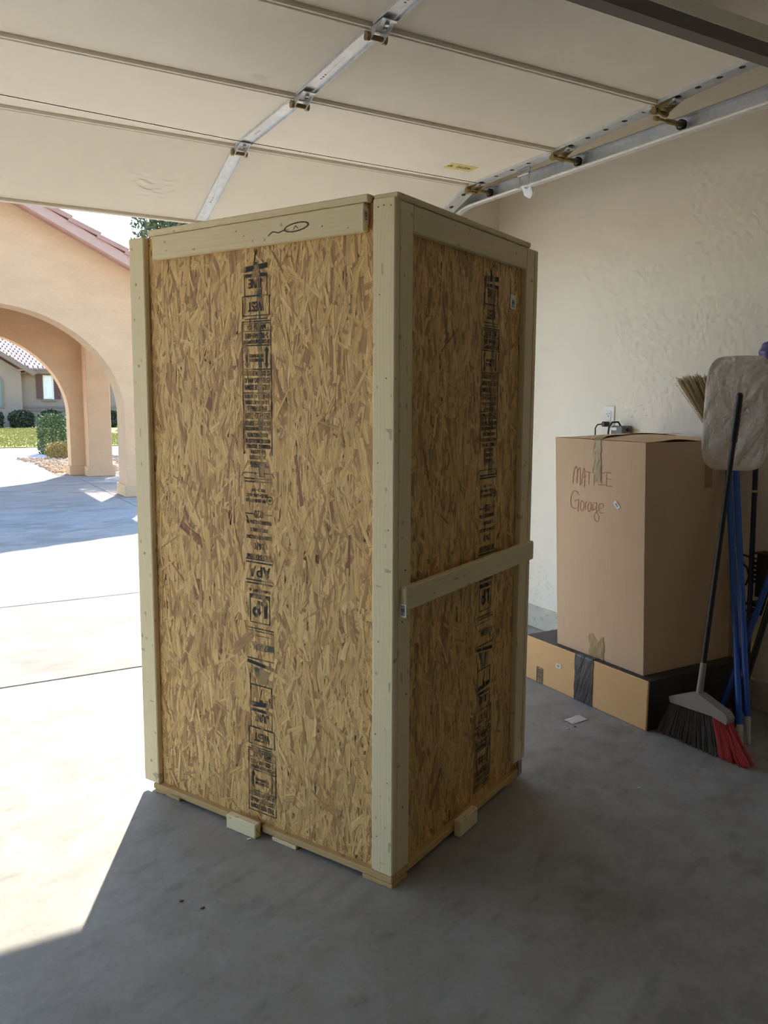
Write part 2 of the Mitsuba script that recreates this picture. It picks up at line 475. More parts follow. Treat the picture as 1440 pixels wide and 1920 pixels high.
# walk beside the arches
put("slab", cbox(DX1 + 0.006, 4.4, 9.956, 13.234, -0.1, 0.0, 0.004), "m_drive", parent=drive)
put("slab", cbox(DX1 + 0.006, 4.4, 13.246, 17.3, -0.1, 0.0, 0.004), "m_drive", parent=drive)
put("slab", cbox(DX0, XL - 0.01, -4.0, 4.605, -0.1, 0.0, 0.004), "m_drive", parent=drive)
struct("street", bx(-60, 60, 22.42, 27.6, -0.12, -0.005), "m_street", "light grey street beyond the driveway")
struct("ground", bx(-60, 60, -20, 80, -0.3, -0.13), "m_gravel", "bare tan earth around the driveway")
struct("lawn", bx(-60, 60, 27.6, 46, -0.12, 0.03), "m_lawn", "green lawn across the street")


def blades(n, x0, x1, y0, y1, z, h, w, seed):
    r = np.random.default_rng(seed)
    x, y = r.uniform(x0, x1, n), r.uniform(y0, y1, n)
    a = r.uniform(0, 2 * PI, n)
    dx, dy = np.cos(a) * w, np.sin(a) * w
    hh = h * r.uniform(0.6, 1.3, n)
    lx, ly = r.normal(0, h * 0.4, n), r.normal(0, h * 0.4, n)
    V = np.stack([np.stack([x - dx, y - dy, np.full(n, z)], 1), np.stack([x + dx, y + dy, np.full(n, z)], 1), np.stack([x + lx, y + ly, z + hh], 1)], 1).reshape(-1, 3)
    return trimesh.Trimesh(V, np.arange(3 * n).reshape(-1, 3), process=False)


put("lawn_grass", blades(9000, 1.5, 7.5, 27.65, 44.4, 0.03, 0.07, 0.03, 3), "m_lawn", label="short green grass of the lawn across the street", cat="grass", kind="stuff")

# gravel bed between driveway and street, with pebbles
bed = Polygon([(2.42, 17.35), (2.40, 20.5), (2.15, 22.38), (9.5, 22.38), (9.5, 9.96), (4.42, 9.96), (4.42, 17.35)])
bed_m = extr(bed, 0.11)
bed_m.apply_translation((0, 0, -0.10))
struct("gravel_bed", bed_m, "m_gravel", "tan gravel bed beside the driveway behind the arches")


def pebbles(n, fn, seed, s0=0.015, s1=0.05):
    r = np.random.default_rng(seed)
    base = trimesh.creation.icosahedron()
    V, Fc = [], []
    for i in range(n):
        s = r.uniform(s0, s1)
        x, y = fn(r)
        v = base.vertices * (s * r.uniform(0.7, 1.2, 3)) + [x, y, 0.01 + s * 0.3]
        V.append(v)
        Fc.append(base.faces + 12 * i)
    return trimesh.Trimesh(np.vstack(V), np.vstack(Fc), process=False)


def bedpt(r):
    while True:
        x, y = r.uniform(2.2, 5.5), r.uniform(17.75, 22.3)
        if bed.contains(Point(x, y)):
            return x, y


put("gravel", pebbles(2600, bedpt, 5), "m_pebble", smooth=False, label="loose tan pebbles on the gravel bed", cat="gravel", kind="stuff")


def leafy(n, pts_fn, size, seed):
    """n small pointed leaves at the points pts_fn(rng, n); uv.x is the leaf's random number."""
    r = np.random.default_rng(seed)
    P = pts_fn(r, n)
    a = r.normal(size=(n, 3))
    a /= np.linalg.norm(a, axis=1, keepdims=True)
    b = np.cross(a, r.normal(size=(n, 3)))
    b /= np.linalg.norm(b, axis=1, keepdims=True)
    s = size * r.uniform(0.6, 1.4, (n, 1))
    V = np.stack([P - a * s, P + b * s * 0.45, P + a * s, P - b * s * 0.45], 1).reshape(-1, 3)
    i = np.arange(n)[:, None] * 4
    Fc = np.vstack([i + [0, 1, 2], i + [0, 2, 3]])
    k = np.repeat(r.random(n), 4)
    return trimesh.Trimesh(V, Fc, process=False), np.stack([k, k * 0], 1)


def shell(c, rad, p=2.0, inner=0.6):
    c, rad = np.asarray(c, float), np.asarray(rad, float)

    def f(r, n):
        d = r.normal(size=(n, 3))
        d /= (np.abs(d) ** p).sum(1, keepdims=True) ** (1 / p)
        q = d * r.uniform(inner, 1.0, (n, 1))
        w = 0.86 + 0.28 * meshkit.fbm(d * 2.2 + c, 2)[:, None]
        q = q * w
        q = c + q * rad
        q[:, 2] = np.maximum(q[:, 2], 0.02)
        return q
    return f


def bush(name, label, c, rad, n, size, m, seed, p=2.0, cat_="shrub", group=None):
    t = thing(name, label, cat_, group)
    mesh, uv = leafy(n, shell(c, rad, p), size, seed)
    put("foliage", mesh, m, parent=t, uv=uv)
    r = np.random.default_rng(seed + 1)
    st = []
    for k in range(6):
        e = np.array(c) + r.uniform(-0.5, 0.5, 3) * rad
        st.append(tube([[c[0] + r.uniform(-.05, .05), c[1] + r.uniform(-.05, .05), 0.0], [(c[0] + e[0]) / 2, (c[1] + e[1]) / 2, e[2] * 0.5], e], [0.02, 0.014, 0.006], 5))
    put("stem", cat(st), "m_bark", parent=t)
    return t


h0 = unproj(99, 852, 2, 0.0)
bush("hedge", "tall clipped square green hedge standing on the gravel bed seen through the arch", (h0[0] + 0.05, h0[1] + 0.3, 0.52), (0.37, 0.5, 0.60), 5200, 0.030, "m_leaf_hedge", 11, p=7.0, cat_="hedge")
bush("shrub", "upright yellow-green shrub rising behind the clipped hedge", (h0[0] + 0.78, h0[1] + 0.95, 0.68), (0.26, 0.3, 0.80), 2600, 0.030, "m_leaf_lime", 13, p=3.0)
g0 = unproj(107, 862, 2, 0.0)
bush("shrub", "low rounded golden shrub in front of the clipped hedge", (g0[0] + 0.05, g0[1] + 0.1, 0.22), (0.32, 0.3, 0.25), 2600, 0.022, "m_leaf_gold", 15, p=2.5)
bush("shrub", "bright green shrub in the narrow gap between the two arch pillars", (5.15, 22.6, 0.62), (0.42, 0.35, 0.75), 2600, 0.035, "m_leaf_lime", 17, p=3.0)
for i, (px, py) in enumerate([(209, 878), (214, 884)]):
    q = unproj(px, py, 2, 0.0)
    s = trimesh.creation.icosphere(2, 0.12)
    s.vertices *= 0.75 + 0.5 * meshkit.fbm(s.vertices * 9 + i * 4, 2)[:, None]
    s.apply_translation((q[0], q[1], 0.05))
    put("rock", s, "m_pebble", smooth=40, label=["brown rock lying in the gap between the pillars, farther one", "brown rock lying in the gap between the pillars, nearer one"][i], cat="rock")
# hedge row before the far house
for i in range(5):
    x = 3.3 + i * 1.42
    bush("hedge", ["dark shaded rounded bush left of the far house wall, under the arched window", "dark shaded bush below the corner of the far house's gabled part",
                   "dark shaded bush below the bare wall left of the far shuttered window", "dark shaded bush below the far shuttered window", "dark shaded bush right of the far shuttered window, behind the clipped hedge"][i],
         (x, 45.2, 0.42), (0.60, 0.45, 0.52), 1500, 0.075, "m_leaf_dark", 30 + i, p=3.0, cat_="bush", group="bushes along the far house")

# tree behind the arches
tr = thing("tree", "sparse olive green tree standing behind the tiled porch roof", "tree")
crowns = [((6.6, 20.9, 5.3), (1.7, 1.6, 1.15), 4200), ((5.6, 20.4, 5.75), (0.85, 0.9, 0.7), 1500), ((7.3, 21.2, 6.3), (1.2, 1.2, 0.8), 1800), ((5.75, 19.9, 5.2), (1.1, 1.2, 0.8), 2400)]
fm, fu = zip(*[leafy(n, shell(c, r, 2.0, 0.3), 0.06, 50 + i) for i, (c, r, n) in enumerate(crowns)])
put("foliage", cat(fm), "m_leaf_tree", parent=tr, uv=np.vstack(fu))
put("trunk", tube([[6.6, 20.9, -0.05], [6.55, 20.85, 1.6], [6.65, 20.9, 3.2], [6.6, 20.9, 4.8]], [0.16, 0.13, 0.11, 0.05], 10), "m_bark", parent=tr, smooth=True)
for e in ((5.6, 20.4, 5.7), (7.3, 21.2, 6.2), (6.2, 21.4, 5.9)):
    put("branch", tube([[6.6, 20.9, 3.1], [(6.6 + e[0]) / 2, (20.9 + e[1]) / 2, 4.5], e], [0.07, 0.045, 0.012], 7), "m_bark", parent=tr, smooth=True)

# ------------------------------------------------------------------ the arched porch
porch = thing("arched_porch", "tan stucco porch with a round arch and a tiled gable roof over the driveway", "porch")


def arch_wall(y0, y1, x0, x1, cx, a, zc, b, roofz):
    t = np.linspace(0, PI, 49)
    hole = Polygon([(cx + a, -0.2)] + [(cx + a * math.cos(q), zc + b * math.sin(q)) for q in t] + [(cx - a, -0.2)])
    apex = 0.9
    out = Polygon([(x0, 0.0), (x1, 0.0), (x1, roofz(x1)), (apex, roofz(apex)), (x0, roofz(x0))])
    m = extr(out.difference(hole.buffer(0.0)), y1 - y0)
    # polygon (x, z) extruded along +y
    v = m.vertices.copy()
    m.vertices = np.stack([v[:, 0], y0 + v[:, 2], v[:, 1]], 1)
    m.invert()
    return m


def roofz(x):
    return 4.62 - 0.497 * abs(x - 0.9) - 0.08


put("near_arch_wall", arch_wall(13.0, 13.55, -1.62, 3.52, 0.935, 1.90, 1.30, 1.585, roofz), "m_stucco", parent=porch)
put("far_arch_wall", arch_wall(17.2, 17.6, -1.72, 3.40, 0.815, 1.86, 1.20, 1.615, roofz), "m_stucco", parent=porch)
put("pilaster", cbox(2.95, 3.40, 16.80, 17.21, 0, 3.1, 0.015), "m_stucco", parent=porch)
put("pilaster", cbox(-1.72, -1.32, 16.80, 17.21, 0, 3.1, 0.015), "m_stucco", parent=porch)
put("side_beam", bx(3.02, 3.40, 13.55, 17.2, 2.75, 3.12), "m_stucco", parent=porch)
put("side_beam", bx(-1.62, -1.25, 13.55, 17.2, 2.75, 3.12), "m_stucco", parent=porch)
for (x0, x1, y0, y1) in ((2.795, 3.56, 12.96, 13.59), (-1.66, -0.93, 12.96, 13.59), (2.635, 3.44, 17.16, 17.64), (-1.76, -0.98, 17.16, 17.64), (2.91, 3.44, 16.76, 17.16)):
    put("base_block", cbox(x0, x1, y0, y1, 0.0, 0.19, 0.012), "m_stucco", parent=porch)
th_ = math.atan(0.497)


def slope_box(side, s0, s1, y0, y1, t0, t1):
    """A box on the gable's slope: s along the slope from the ridge, t above the roof line."""
    m = bx(s0, s1, y0, y1, t0, t1)
    R = trimesh.transformations.rotation_matrix(th_, [0, 1, 0])
    m.apply_transform(R)
    m.apply_translation((0, 0, 4.62))
    if side < 0:
        m.vertices[:, 0] *= -1
        m.invert()
    m.apply_translation((0.9, 0, 0))
    return m


RL = 3.25
for s in (1, -1):
    put("roof_deck", slope_box(s, 0.0, RL, 12.72, 17.95, -0.10, -0.02), "m_clay", parent=porch)
    put("fascia", slope_box(s, 0.0, RL, 12.60, 12.72, -0.13, 0.0), "m_fascia", parent=porch, label="pink painted sloping fascia board")
    k, n = 0.43, 8
    for i in range(n):
        m = slope_box(s, i * k, i * k + k + 0.05, 12.56, 12.86, 0.0, 0.062)
        # each barge tile is lifted at its lower end, over the next one
        a = 0.9 + s * np.cos(th_) * i * k
        f = (m.vertices[:, 0] - a) * s / (k + 0.05)
        m.vertices[:, 2] += np.where(f > 0.5, 0.026, -0.012)
        put("rake_tile", m, "m_clay", parent=porch)
tl = []
for s in (1, -1):
    for j in range(17):
        for i in range(9):
            q = slope_box(s, i * 0.36, i * 0.36 + 0.40, 12.90 + j * 0.3, 13.17 + j * 0.3, 0.0, 0.05)
            q.vertices[:, 2] += 0.02
            tl.append(q)
put("roof_tile_field", cat(tl), "m_clay", parent=porch, kind="stuff", label="rows of clay roof tiles")

# ------------------------------------------------------------------ the far house
hs = thing("house", "beige stucco house with a pale tiled roof across the street", "house")
HY = 47.0
put("wall", bx(5.0, 14, HY + 0.6, HY + 0.9, 0, 3.0), "m_housewall", parent=hs)


def gable_poly():
    return Polygon([(-1.0, 0), (5.0, 0), (5.0, 2.95), (2.0, 4.85), (-1.0, 2.95)])


gw = extr(gable_poly(), 0.3)
gw.vertices = np.stack([gw.vertices[:, 0], HY + gw.vertices[:, 2], gw.vertices[:, 1]], 1)
gw.invert()
put("gable_wall", gw, "m_housewall", parent=hs)
put("gable_side_wall", bx(4.7, 5.0, HY, HY + 0.9, 0, 2.95), "m_housewall", parent=hs)
put("wall_band", bx(5.0, 14, HY + 0.52, HY + 0.62, 1.02, 1.13), "m_housetrim", parent=hs)
put("wall_band", bx(5.0, 14, HY + 0.55, HY + 0.62, 0.84, 0.92), "m_housetrim", parent=hs)
# eave and rake boards
put("eave_board", bx(5.2, 14, HY + 0.05, HY + 0.2, 2.86, 3.08), "m_housetrim", parent=hs)
put("soffit", bx(5.0, 14, HY + 0.1, HY + 0.9, 2.84, 2.88), "m_housewall", parent=hs)
sl = math.atan2(3.90 - 2.98, 5.367 - 4.0)
for s in (1, -1):
    m = bx(0, 4.3, -0.1, 0.25, -0.13, 0.10)
    m.apply_transform(trimesh.transformations.rotation_matrix(math.atan(0.633), [0, 1, 0]))
    m.apply_translation((0, HY - 0.4, 5.12))
    if s < 0:
        m.vertices[:, 0] *= -1
        m.invert()
    m.apply_translation((2.0, 0, 0))
    put("rake_board", m, "m_housetrim", parent=hs)
# main roof: wavy tile courses
tiles = []
slope = 0.42
for r_ in range(20):
    for c_ in range(46):
        x = 3.6 + c_ * 0.24 + (0.12 if r_ % 2 else 0)
        y = HY + 0.05 + r_ * 0.34
        z = 3.08 + r_ * 0.34 * slope
        if x > 13.5:
            continue
        # gabled part's roof covers the left of the lower courses
        if x < 5.45 - max(0, (z - 3.0)) / 0.633:
            continue
        t = np.linspace(0, PI, 5)
        ax, az = np.cos(t) * 0.105, np.sin(t) * 0.085
        V = np.vstack([np.stack([x + ax, np.full(5, y), z + az + 0.02], 1), np.stack([x + ax * 0.85, np.full(5, y + 0.38), z + 0.38 * slope + az * 0.9], 1)])
        Fc = []
        for q in range(4):
            Fc += [[q, 5 + q, 6 + q], [q, 6 + q, q + 1]]
        Fc += [[0, 1, 2], [0, 2, 3], [0, 3, 4]]
        tiles.append(trimesh.Trimesh(V, Fc, process=False))
rf = put("roof", grid(lambda u, v: np.stack([3.3 + u * 10.7, HY + 0.0 + v * 7, 3.03 + v * 7 * slope], 1), 1, 1), "m_clay", parent=hs)
put("tile_field", cat(tiles), "m_barrel", parent=rf, label="courses of pale pink barrel tiles", kind="stuff")
# gabled part's own roof planes (tiles not seen)
m = bx(0, 4.4, 0.25, 6.5, 0.02, 0.12)
m.apply_transform(trimesh.transformations.rotation_matrix(math.atan(0.633), [0, 1, 0]))
m.apply_translation((2.0, HY - 0.4, 5.12))
put("gable_roof", m, "m_clay", parent=hs)
# shuttered window
wn = put("window_frame", cat([bx(6.13, 6.19, HY + .53, HY + .62, 1.50, 2.78), bx(6.60, 6.66, HY + .53, HY + .62, 1.50, 2.78), bx(6.13, 6.66, HY + .53, HY + .62, 2.72, 2.78), bx(6.13, 6.66, HY + .53, HY + .62, 1.50, 1.56)]), "m_white", parent=hs)
put("pane", bx(6.19, 6.60, HY + .565, HY + .571, 1.56, 2.72), "m_glass", parent=wn)
put("curtain", grid(lambda u, v: np.stack([6.18 + u * 0.43, HY + .592 - 0.008 * np.sin(u * 40) * (1 - 0.5 * v), 1.56 + v * 1.17], 1), 40, 4), "m_curtain", parent=wn, smooth=True)
put("sill", bx(6.02, 6.80, HY + .48, HY + .62, 1.38, 1.48), "m_housetrim", parent=hs)
for x0 in (5.78, 6.70):
    sh = put("shutter", bx(x0, x0 + 0.31, HY + .55, HY + .60, 1.50, 2.80), "m_shutter", parent=hs, label="dark brown louvred shutter")
    for q in range(14):
        m = bx(x0 + 0.04, x0 + 0.27, -0.012, 0.012, -0.03, 0.03)
        m.apply_transform(trimesh.transformations.rotation_matrix(0.5, [1, 0, 0]))
        m.apply_translation((0, HY + .54, 1.58 + q * 0.085))
        put("slat", m, "m_shutter", parent=sh)
# arched window of the gabled part
t = np.linspace(0, PI, 21)
ao = Polygon([(4.12, 1.02)] + [(3.35 + 0.77 * math.cos(q), 2.35 + 0.62 * math.sin(q)) for q in t] + [(2.58, 1.02)])
ai = ao.buffer(-0.09)


def wallpoly(p, y0, y1):
    m = extr(p, y1 - y0)
    m.vertices = np.stack([m.vertices[:, 0], y0 + m.vertices[:, 2], m.vertices[:, 1]], 1)
    m.invert()
    return m


aw = put("arched_window_frame", wallpoly(ao.difference(ai), HY - 0.06, HY + 0.02), "m_housetrim", parent=hs)
put("pane", wallpoly(ai, HY - 0.02, HY - 0.012), "m_windark", parent=aw)

# ------------------------------------------------------------------ the sectional garage door, raised overhead
DS = 1.06
JB, JA, JC, JT, J0 = [(DS * y, EYE[2] + DS * (z - EYE[2])) for y, z in ((3.758, 2.700), (3.072, 2.709), (2.463, 2.740), (1.905, 2.768), (4.385, 2.468))]
DXL, DXR = -3.1, DS * 2.755
gd = thing("garage_door", "cream sectional garage door raised overhead with metal hinge strips", "garage door")


def sect_frame(P, Q):
    """Local frame of a door section: x across, y from the outer edge P to the inner edge Q, z up out of the underside."""
    d = np.array([0, Q[0] - P[0], Q[1] - P[1]])
    L = np.linalg.norm(d)
    y = d / L
    x = np.array([-1.0, 0, 0])
    z = np.cross(x, y)
    return frame((0, P[0], P[1]), x, y, z), L


def insect(m, M):
    return place(m, M)


STX0, STX1 = DS * 1.352, DS * 1.415
sections = [(J0, JB), (JB, JA), (JA, JC), (JC, JT)]
for i, (P, Q) in enumerate(sections):
    M, L = sect_frame(P, Q)
    xa, xb = -DXR, -DXL
    g = 0.004
    parts = [cbox(xa, xb, 0.022, L - 0.022, 0.0, 0.045, 0.002),
             cbox(xa, xb, g, 0.017, -0.013, 0.045, 0.002), bx(xa, xb, 0.015, 0.024, 0.006, 0.044),
             cbox(xa, xb, L - 0.017, L - g, -0.013, 0.045, 0.002), bx(xa, xb, L - 0.024, L - 0.015, 0.006, 0.044)]
    put("panel", insect(cat(parts), M), "m_door", parent=gd)
    # gap filler deep in the joint
    if i < 3:
        put("joint_seal", insect(bx(xa, xb, L - 0.006, L + 0.006, 0.004, 0.040), M), "m_doorgap", parent=gd)
    # centre stile: galvanised strip with small holes
    w = STX1 - STX0
    poly = sbox(-STX1, 0.03, -STX0, L - 0.03)
    for hy in (0.25, 0.28, 0.31):
        poly = poly.difference(Point(-STX0 - w / 2, L * hy + 0.04).buffer(0.005, 4))
    for k in range(15):
        if i in (0, 2):
            poly = poly.difference(Point(-STX0 - w / 2, L * 0.40 + k * 0.011).buffer(0.0016, 3))
    m = extr(poly, 0.003)
    m.apply_translation((0, 0, -0.0035))
    lip = cat([bx(-STX1, -STX1 + 0.002, 0.03, L - 0.03, -0.012, -0.001), bx(-STX0 - 0.002, -STX0, 0.03, L - 0.03, -0.012, -0.001)])
    st = put("stile", insect(cat([m, lip]), M), "m_galv", parent=gd, label="galvanised centre strip")
    # end stile along the right edge, with a row of big holes
    poly = sbox(-DXR, 0.02, -DXR + 0.085, L - 0.02)
    for k in range(5):
        poly = poly.difference(Point(-DXR + 0.046, 0.09 + (L - 0.18) * k / 4).buffer(0.0135, 6))
    m = extr(poly, 0.003)
    m.apply_translation((0, 0, -0.0035))
    lip = cat([bx(-DXR + 0.083, -DXR + 0.088, 0.02, L - 0.02, -0.014, -0.0), bx(-DXR - 0.003, -DXR, 0.0, L, -0.003, 0.05)])
    es = put("end_stile", insect(cat([m, lip]), M), "m_galv", parent=gd, label="galvanised end strip with round holes")
    hb = cat(cyl((-DXR + 0.046, 0.09 + (L - 0.18) * k / 4, 0.003), (-DXR + 0.046, 0.09 + (L - 0.18) * k / 4, -0.0012), 0.0135, n=12) for k in range(5))
    put("hole_recess", insect(hb, M), "m_blackmetal", parent=es)


def hinge(P, x0, x1, roller=False):
    """A door hinge at the joint P between x0 and x1, with its barrel hanging below."""
    y, z = P
    xm, w = (x0 + x1) / 2, x1 - x0
    h = put("hinge", cat([cbox(x0 + 0.004, x1 - 0.004, y + 0.018, y + 0.085, z - 0.012, z - 0.008, 0.001), cbox(x0 + 0.004, x1 - 0.004, y - 0.095, y - 0.012, z - 0.012, z - 0.008, 0.001)]), "m_galv", parent=gd, label="metal door hinge")
    ear = Polygon([(-0.085, 0.0), (0.028, 0.0), (0.022, -0.030), (0.004, -0.038), (-0.014, -0.030)])
    es = []
    for xx in (x0 + 0.004, x1 - 0.007):
        m = extr(ear, 0.003)
        m.vertices = np.stack([xx + m.vertices[:, 2], y + m.vertices[:, 0], z - 0.010 + m.vertices[:, 1]], 1)
        es.append(m)
    put("ear", cat(es), "m_galv" if not roller else "m_brass", parent=h)
    put("barrel", cat([cyl((x0 - 0.006, y + 0.006, z - 0.034), (x1 + 0.006, y + 0.006, z - 0.034), 0.0095, n=12), cyl((x0 - 0.009, y + 0.006, z - 0.034), (x0 + 0.004, y + 0.006, z - 0.034), 0.015, n=12), cyl((x1 - 0.004, y + 0.006, z - 0.034), (x1 + 0.009, y + 0.006, z - 0.034), 0.015, n=12)]), "m_brass", parent=h, smooth=35)
    put("bolt", cat([cyl((xm, y + 0.062, z - 0.012), (xm, y + 0.062, z - 0.022), 0.008, n=6), cyl((xm, y - 0.070, z - 0.012), (xm, y - 0.070, z - 0.022), 0.008, n=6), cyl((xm + 0.012, y - 0.035, z - 0.012), (xm + 0.012, y - 0.035, z - 0.020), 0.007, n=6)]), "m_steel", parent=h)
    return h


for P in (JB, JA, JC):
    hinge(P, STX0 + 0.002, STX1 - 0.002)
TZ, TX = 1.535 + DS * 1.105, DS * 2.815
for P in (JB, JA, JC):
    h = hinge(P, DXR - 0.075, DXR - 0.012, True)
    rz = TZ + 0.036
    rl = put("roller", cat([cyl((DXR - 0.075, P[0] - 0.012, rz), (TX + 0.030, P[0] - 0.012, rz), 0.0055, n=10), cyl((DXR - 0.095, P[0] - 0.012, rz), (DXR - 0.072, P[0] - 0.012, rz), 0.010, n=10), cyl((DXR - 0.02, P[0] - 0.012, rz), (TX - 0.004, P[0] - 0.012, rz), 0.011, n=10)]), "m_brass", parent=gd, smooth=35, label="brass roller stem with a black wheel")
    put("wheel", cat([cyl((TX + 0.002, P[0] - 0.012, rz), (TX + 0.020, P[0] - 0.012, rz), 0.0225, n=20)]), "m_blackmetal", parent=rl, smooth=35)
    put("bearing", cyl((TX - 0.001, P[0] - 0.012, rz), (TX + 0.003, P[0] - 0.012, rz), 0.014, n=16), "m_steel", parent=rl)
# bottom edge: retainer and rubber seal
M, L = sect_frame(J0, JB)
put("bottom_retainer", insect(cat([cbox(-DXR, -DXL, -0.016, 0.002, -0.004, 0.052, 0.003)]), M), "m_seal", parent=gd, label="pale bottom edge strip")
put("bottom_seal", insect(cat([bx(-DXR, -DXL, -0.022, -0.0155, 0.004, 0.046), bx(-DXR, -DXL, 0.003, 0.014, -0.006, 0.0)]), M), "m_rubber", parent=gd)
# strut along the inner edge
M, L = sect_frame(JC, JT)
strut = Polygon([(L - 0.085, 0.0), (L - 0.072, -0.055), (L - 0.018, -0.055), (L - 0.004, 0.0), (L - 0.012, 0.0), (L - 0.024, -0.049), (L - 0.066, -0.049), (L - 0.077, 0.0)])
m = extr(strut, DXR - DXL)
m.vertices = np.stack([-DXR + m.vertices[:, 2], m.vertices[:, 0], m.vertices[:, 1]], 1)
put("strut", insect(m, M), "m_strut", parent=gd, label="dark stiffening strut along the inner edge")
# caution label
M, L = sect_frame(JB, JA)
lb = put("caution_label", insect(cbox(-2.545 * DS, -2.385 * DS, 0.200 * DS, 0.285 * DS, -0.0012, 0.0, 0.0004), M), "m_yellow", parent=gd, label="yellow printed caution sticker")
tx = meshkit.text_mesh("CAUTION", 0.026, 0.0006, bold=True)
tx.vertices[:, 0] *= 0.085 / np.ptp(tx.vertices[:, 0])
tx.vertices[:, :2] -= tx.vertices[:, :2].mean(0)
tx.vertices = np.stack([-2.478 * DS - tx.vertices[:, 0], 0.243 * DS + tx.vertices[:, 1], -0.0013 - tx.vertices[:, 2]], 1)
tri = Polygon([(-0.018, -0.014), (0.018, -0.014), (0, 0.018)])
tri = tri.difference(tri.buffer(-0.004)).union(sbox(-0.0015, -0.006, 0.0015, 0.005))
m = extr(tri, 0.0006)
m.vertices = np.stack([-2.405 * DS - m.vertices[:, 0], 0.243 * DS + m.vertices[:, 1], -0.0013 - m.vertices[:, 2]], 1)
put("print", insect(cat([tx, m]), M), "m_print", parent=lb)
# thin cable strung under the lowest joint
cb = [unproj(0, 177, 2, 1.535 + DS * 1.120), unproj(435, 262, 2, 1.535 + DS * 1.127), unproj(470, 268, 2, 1.535 + DS * 1.127), unproj(720, 312, 2, 1.535 + DS * 1.133), unproj(905, 345, 2, 1.535 + DS * 1.137)]
d0 = cb[0] + (cb[0] - cb[1]) * 2.0
put("lift_cable", tube([d0] + cb, 0.0016, 6), "m_blackmetal", label="thin dark cable strung along the lowest joint of the raised garage door", cat="cable")

# ------------------------------------------------------------------ right track
tk = thing("door_track", "galvanised steel roller track along the right edge of the raised garage door", "door track")


def track_path():
    pts = [(y, 0.0) for y in np.linspace(0.2, 4.16, 19)]
    R = 0.46
    for a in np.linspace(0, PI / 2, 17)[1:]:
        pts.append((4.16 + R * math.sin(a), -R * (1 - math.cos(a))))
    pts.append((4.62, -2.0))
    return np.array(pts)


def c_channel(path):
    """A channel open towards the door: profile in (x, n), n along the track's upward normal."""
    w = 0.0025
    prof = np.array([(0.0, 0.010), (0.0, 0.0), (0.046, 0.0), (0.046, 0.072), (0.006, 0.072), (0.0, 0.064),
                     (0.003, 0.063), (0.008, 0.072 - w), (0.046 - w, 0.072 - w), (0.046 - w, w), (w, w), (w, 0.010)])
    tan = np.gradient(path, axis=0)
    tan /= np.linalg.norm(tan, axis=1, keepdims=True)
    nor = np.stack([-tan[:, 1], tan[:, 0]], 1)
    k = len(prof)
    V = []
    for p, q in zip(path, nor):
        V.append(np.stack([TX + prof[:, 0], p[0] + q[0] * prof[:, 1], TZ + p[1] + q[1] * prof[:, 1]], 1))
    V = np.vstack(V)
    Fc = []
    for i in range(len(path) - 1):
        for a in range(k):
            b = (a + 1) % k
            Fc += [[i * k + a, i * k + b, (i + 1) * k + b], [i * k + a, (i + 1) * k + b, (i + 1) * k + a]]
    return trimesh.Trimesh(V, Fc, process=False)


put("channel", c_channel(track_path()), "m_galv", parent=tk)
_tp = track_path()
_tn = np.stack([-np.gradient(_tp, axis=0)[:, 1], np.gradient(_tp, axis=0)[:, 0]], 1)
_tn /= np.linalg.norm(_tn, axis=1, keepdims=True)
put("bottom_lip", tube(np.stack([np.full(len(_tp), TX + 0.003), _tp[:, 0] + _tn[:, 0] * 0.003, TZ + _tp[:, 1] + _tn[:, 1] * 0.003], 1), 0.0068, 10), "m_zinc", parent=tk, smooth=True, label="bright rolled lower lip")
for y in (0.6,):
    put("hanger", cat([bx(TX + 0.046, TX + 0.050, y - 0.02, y + 0.02, TZ, ZC), bx(TX + 0.02, TX + 0.05, y - 0.02, y + 0.02, ZC - 0.003, ZC)]), "m_galv", parent=tk)
put("jamb_bracket", cat([bx(TX + 0.046, OPR + 0.05, 4.67, 4.69, 1.4, 1.46), bx(TX + 0.044, TX + 0.048, 4.60, 4.69, 1.4, 1.46)]), "m_galv", parent=tk)
# slide lock hanging at the track
lk = thing("slide_lock", "small bent metal lock bracket hanging from the door edge beside the track", "lock bracket")
q = unproj(988, 330, 0, DS * 2.77)
yk = q[1]
LX, LZ = DS * 2.755 - 0.013, 1.535 + DS * 1.160
br = []
for yy in (yk - 0.045, yk + 0.030):
    m = extr(Polygon([(-0.012, 0), (0.014, 0), (0.008, -0.085), (-0.002, -0.085)]), 0.003)
    m.vertices = np.stack([(LX + 0.000) + m.vertices[:, 2], yy + m.vertices[:, 0], (LZ + 0.000) + m.vertices[:, 1]], 1)
    br.append(m)
br.append(bx((LX + -0.004), (LX + 0.006), yk - 0.06, yk + 0.05, (LZ + -0.005), (LZ + 0.003)))
put("bracket", cat(br), "m_steel", parent=lk)
put("bar", cyl(((LX + 0.002), yk - 0.05, (LZ + -0.023)), ((LX + 0.002), yk + 0.04, (LZ + -0.023)), 0.006, n=10), "m_steel", parent=lk, smooth=35)
hd = grid(lambda u, v: np.stack([(LX + 0.010) + 0.02 * u + 0.012 * np.sin(v * 3.1), yk - 0.015 + (v - 0.5) * 0.070, (LZ + -0.089) - 0.045 * u + 0.010 * np.cos(v * 6)], 1), 6, 8)
put("pull_tab", hd, "m_galv", parent=lk, smooth=True)
put("spring_wire", tube([((LX + 0.000), yk + 0.10, (LZ + -0.063)), ((LX + 0.010), yk + 0.05, (LZ + -0.083)), ((LX + 0.023), yk + 0.0, (LZ + -0.089)), ((LX + 0.028), yk - 0.07, (LZ + -0.097)), ((LX + 0.023), yk - 0.085, (LZ + -0.110)), ((LX + 0.030), yk - 0.06, (LZ + -0.135))], 0.0018, 6), "m_steel", parent=lk)

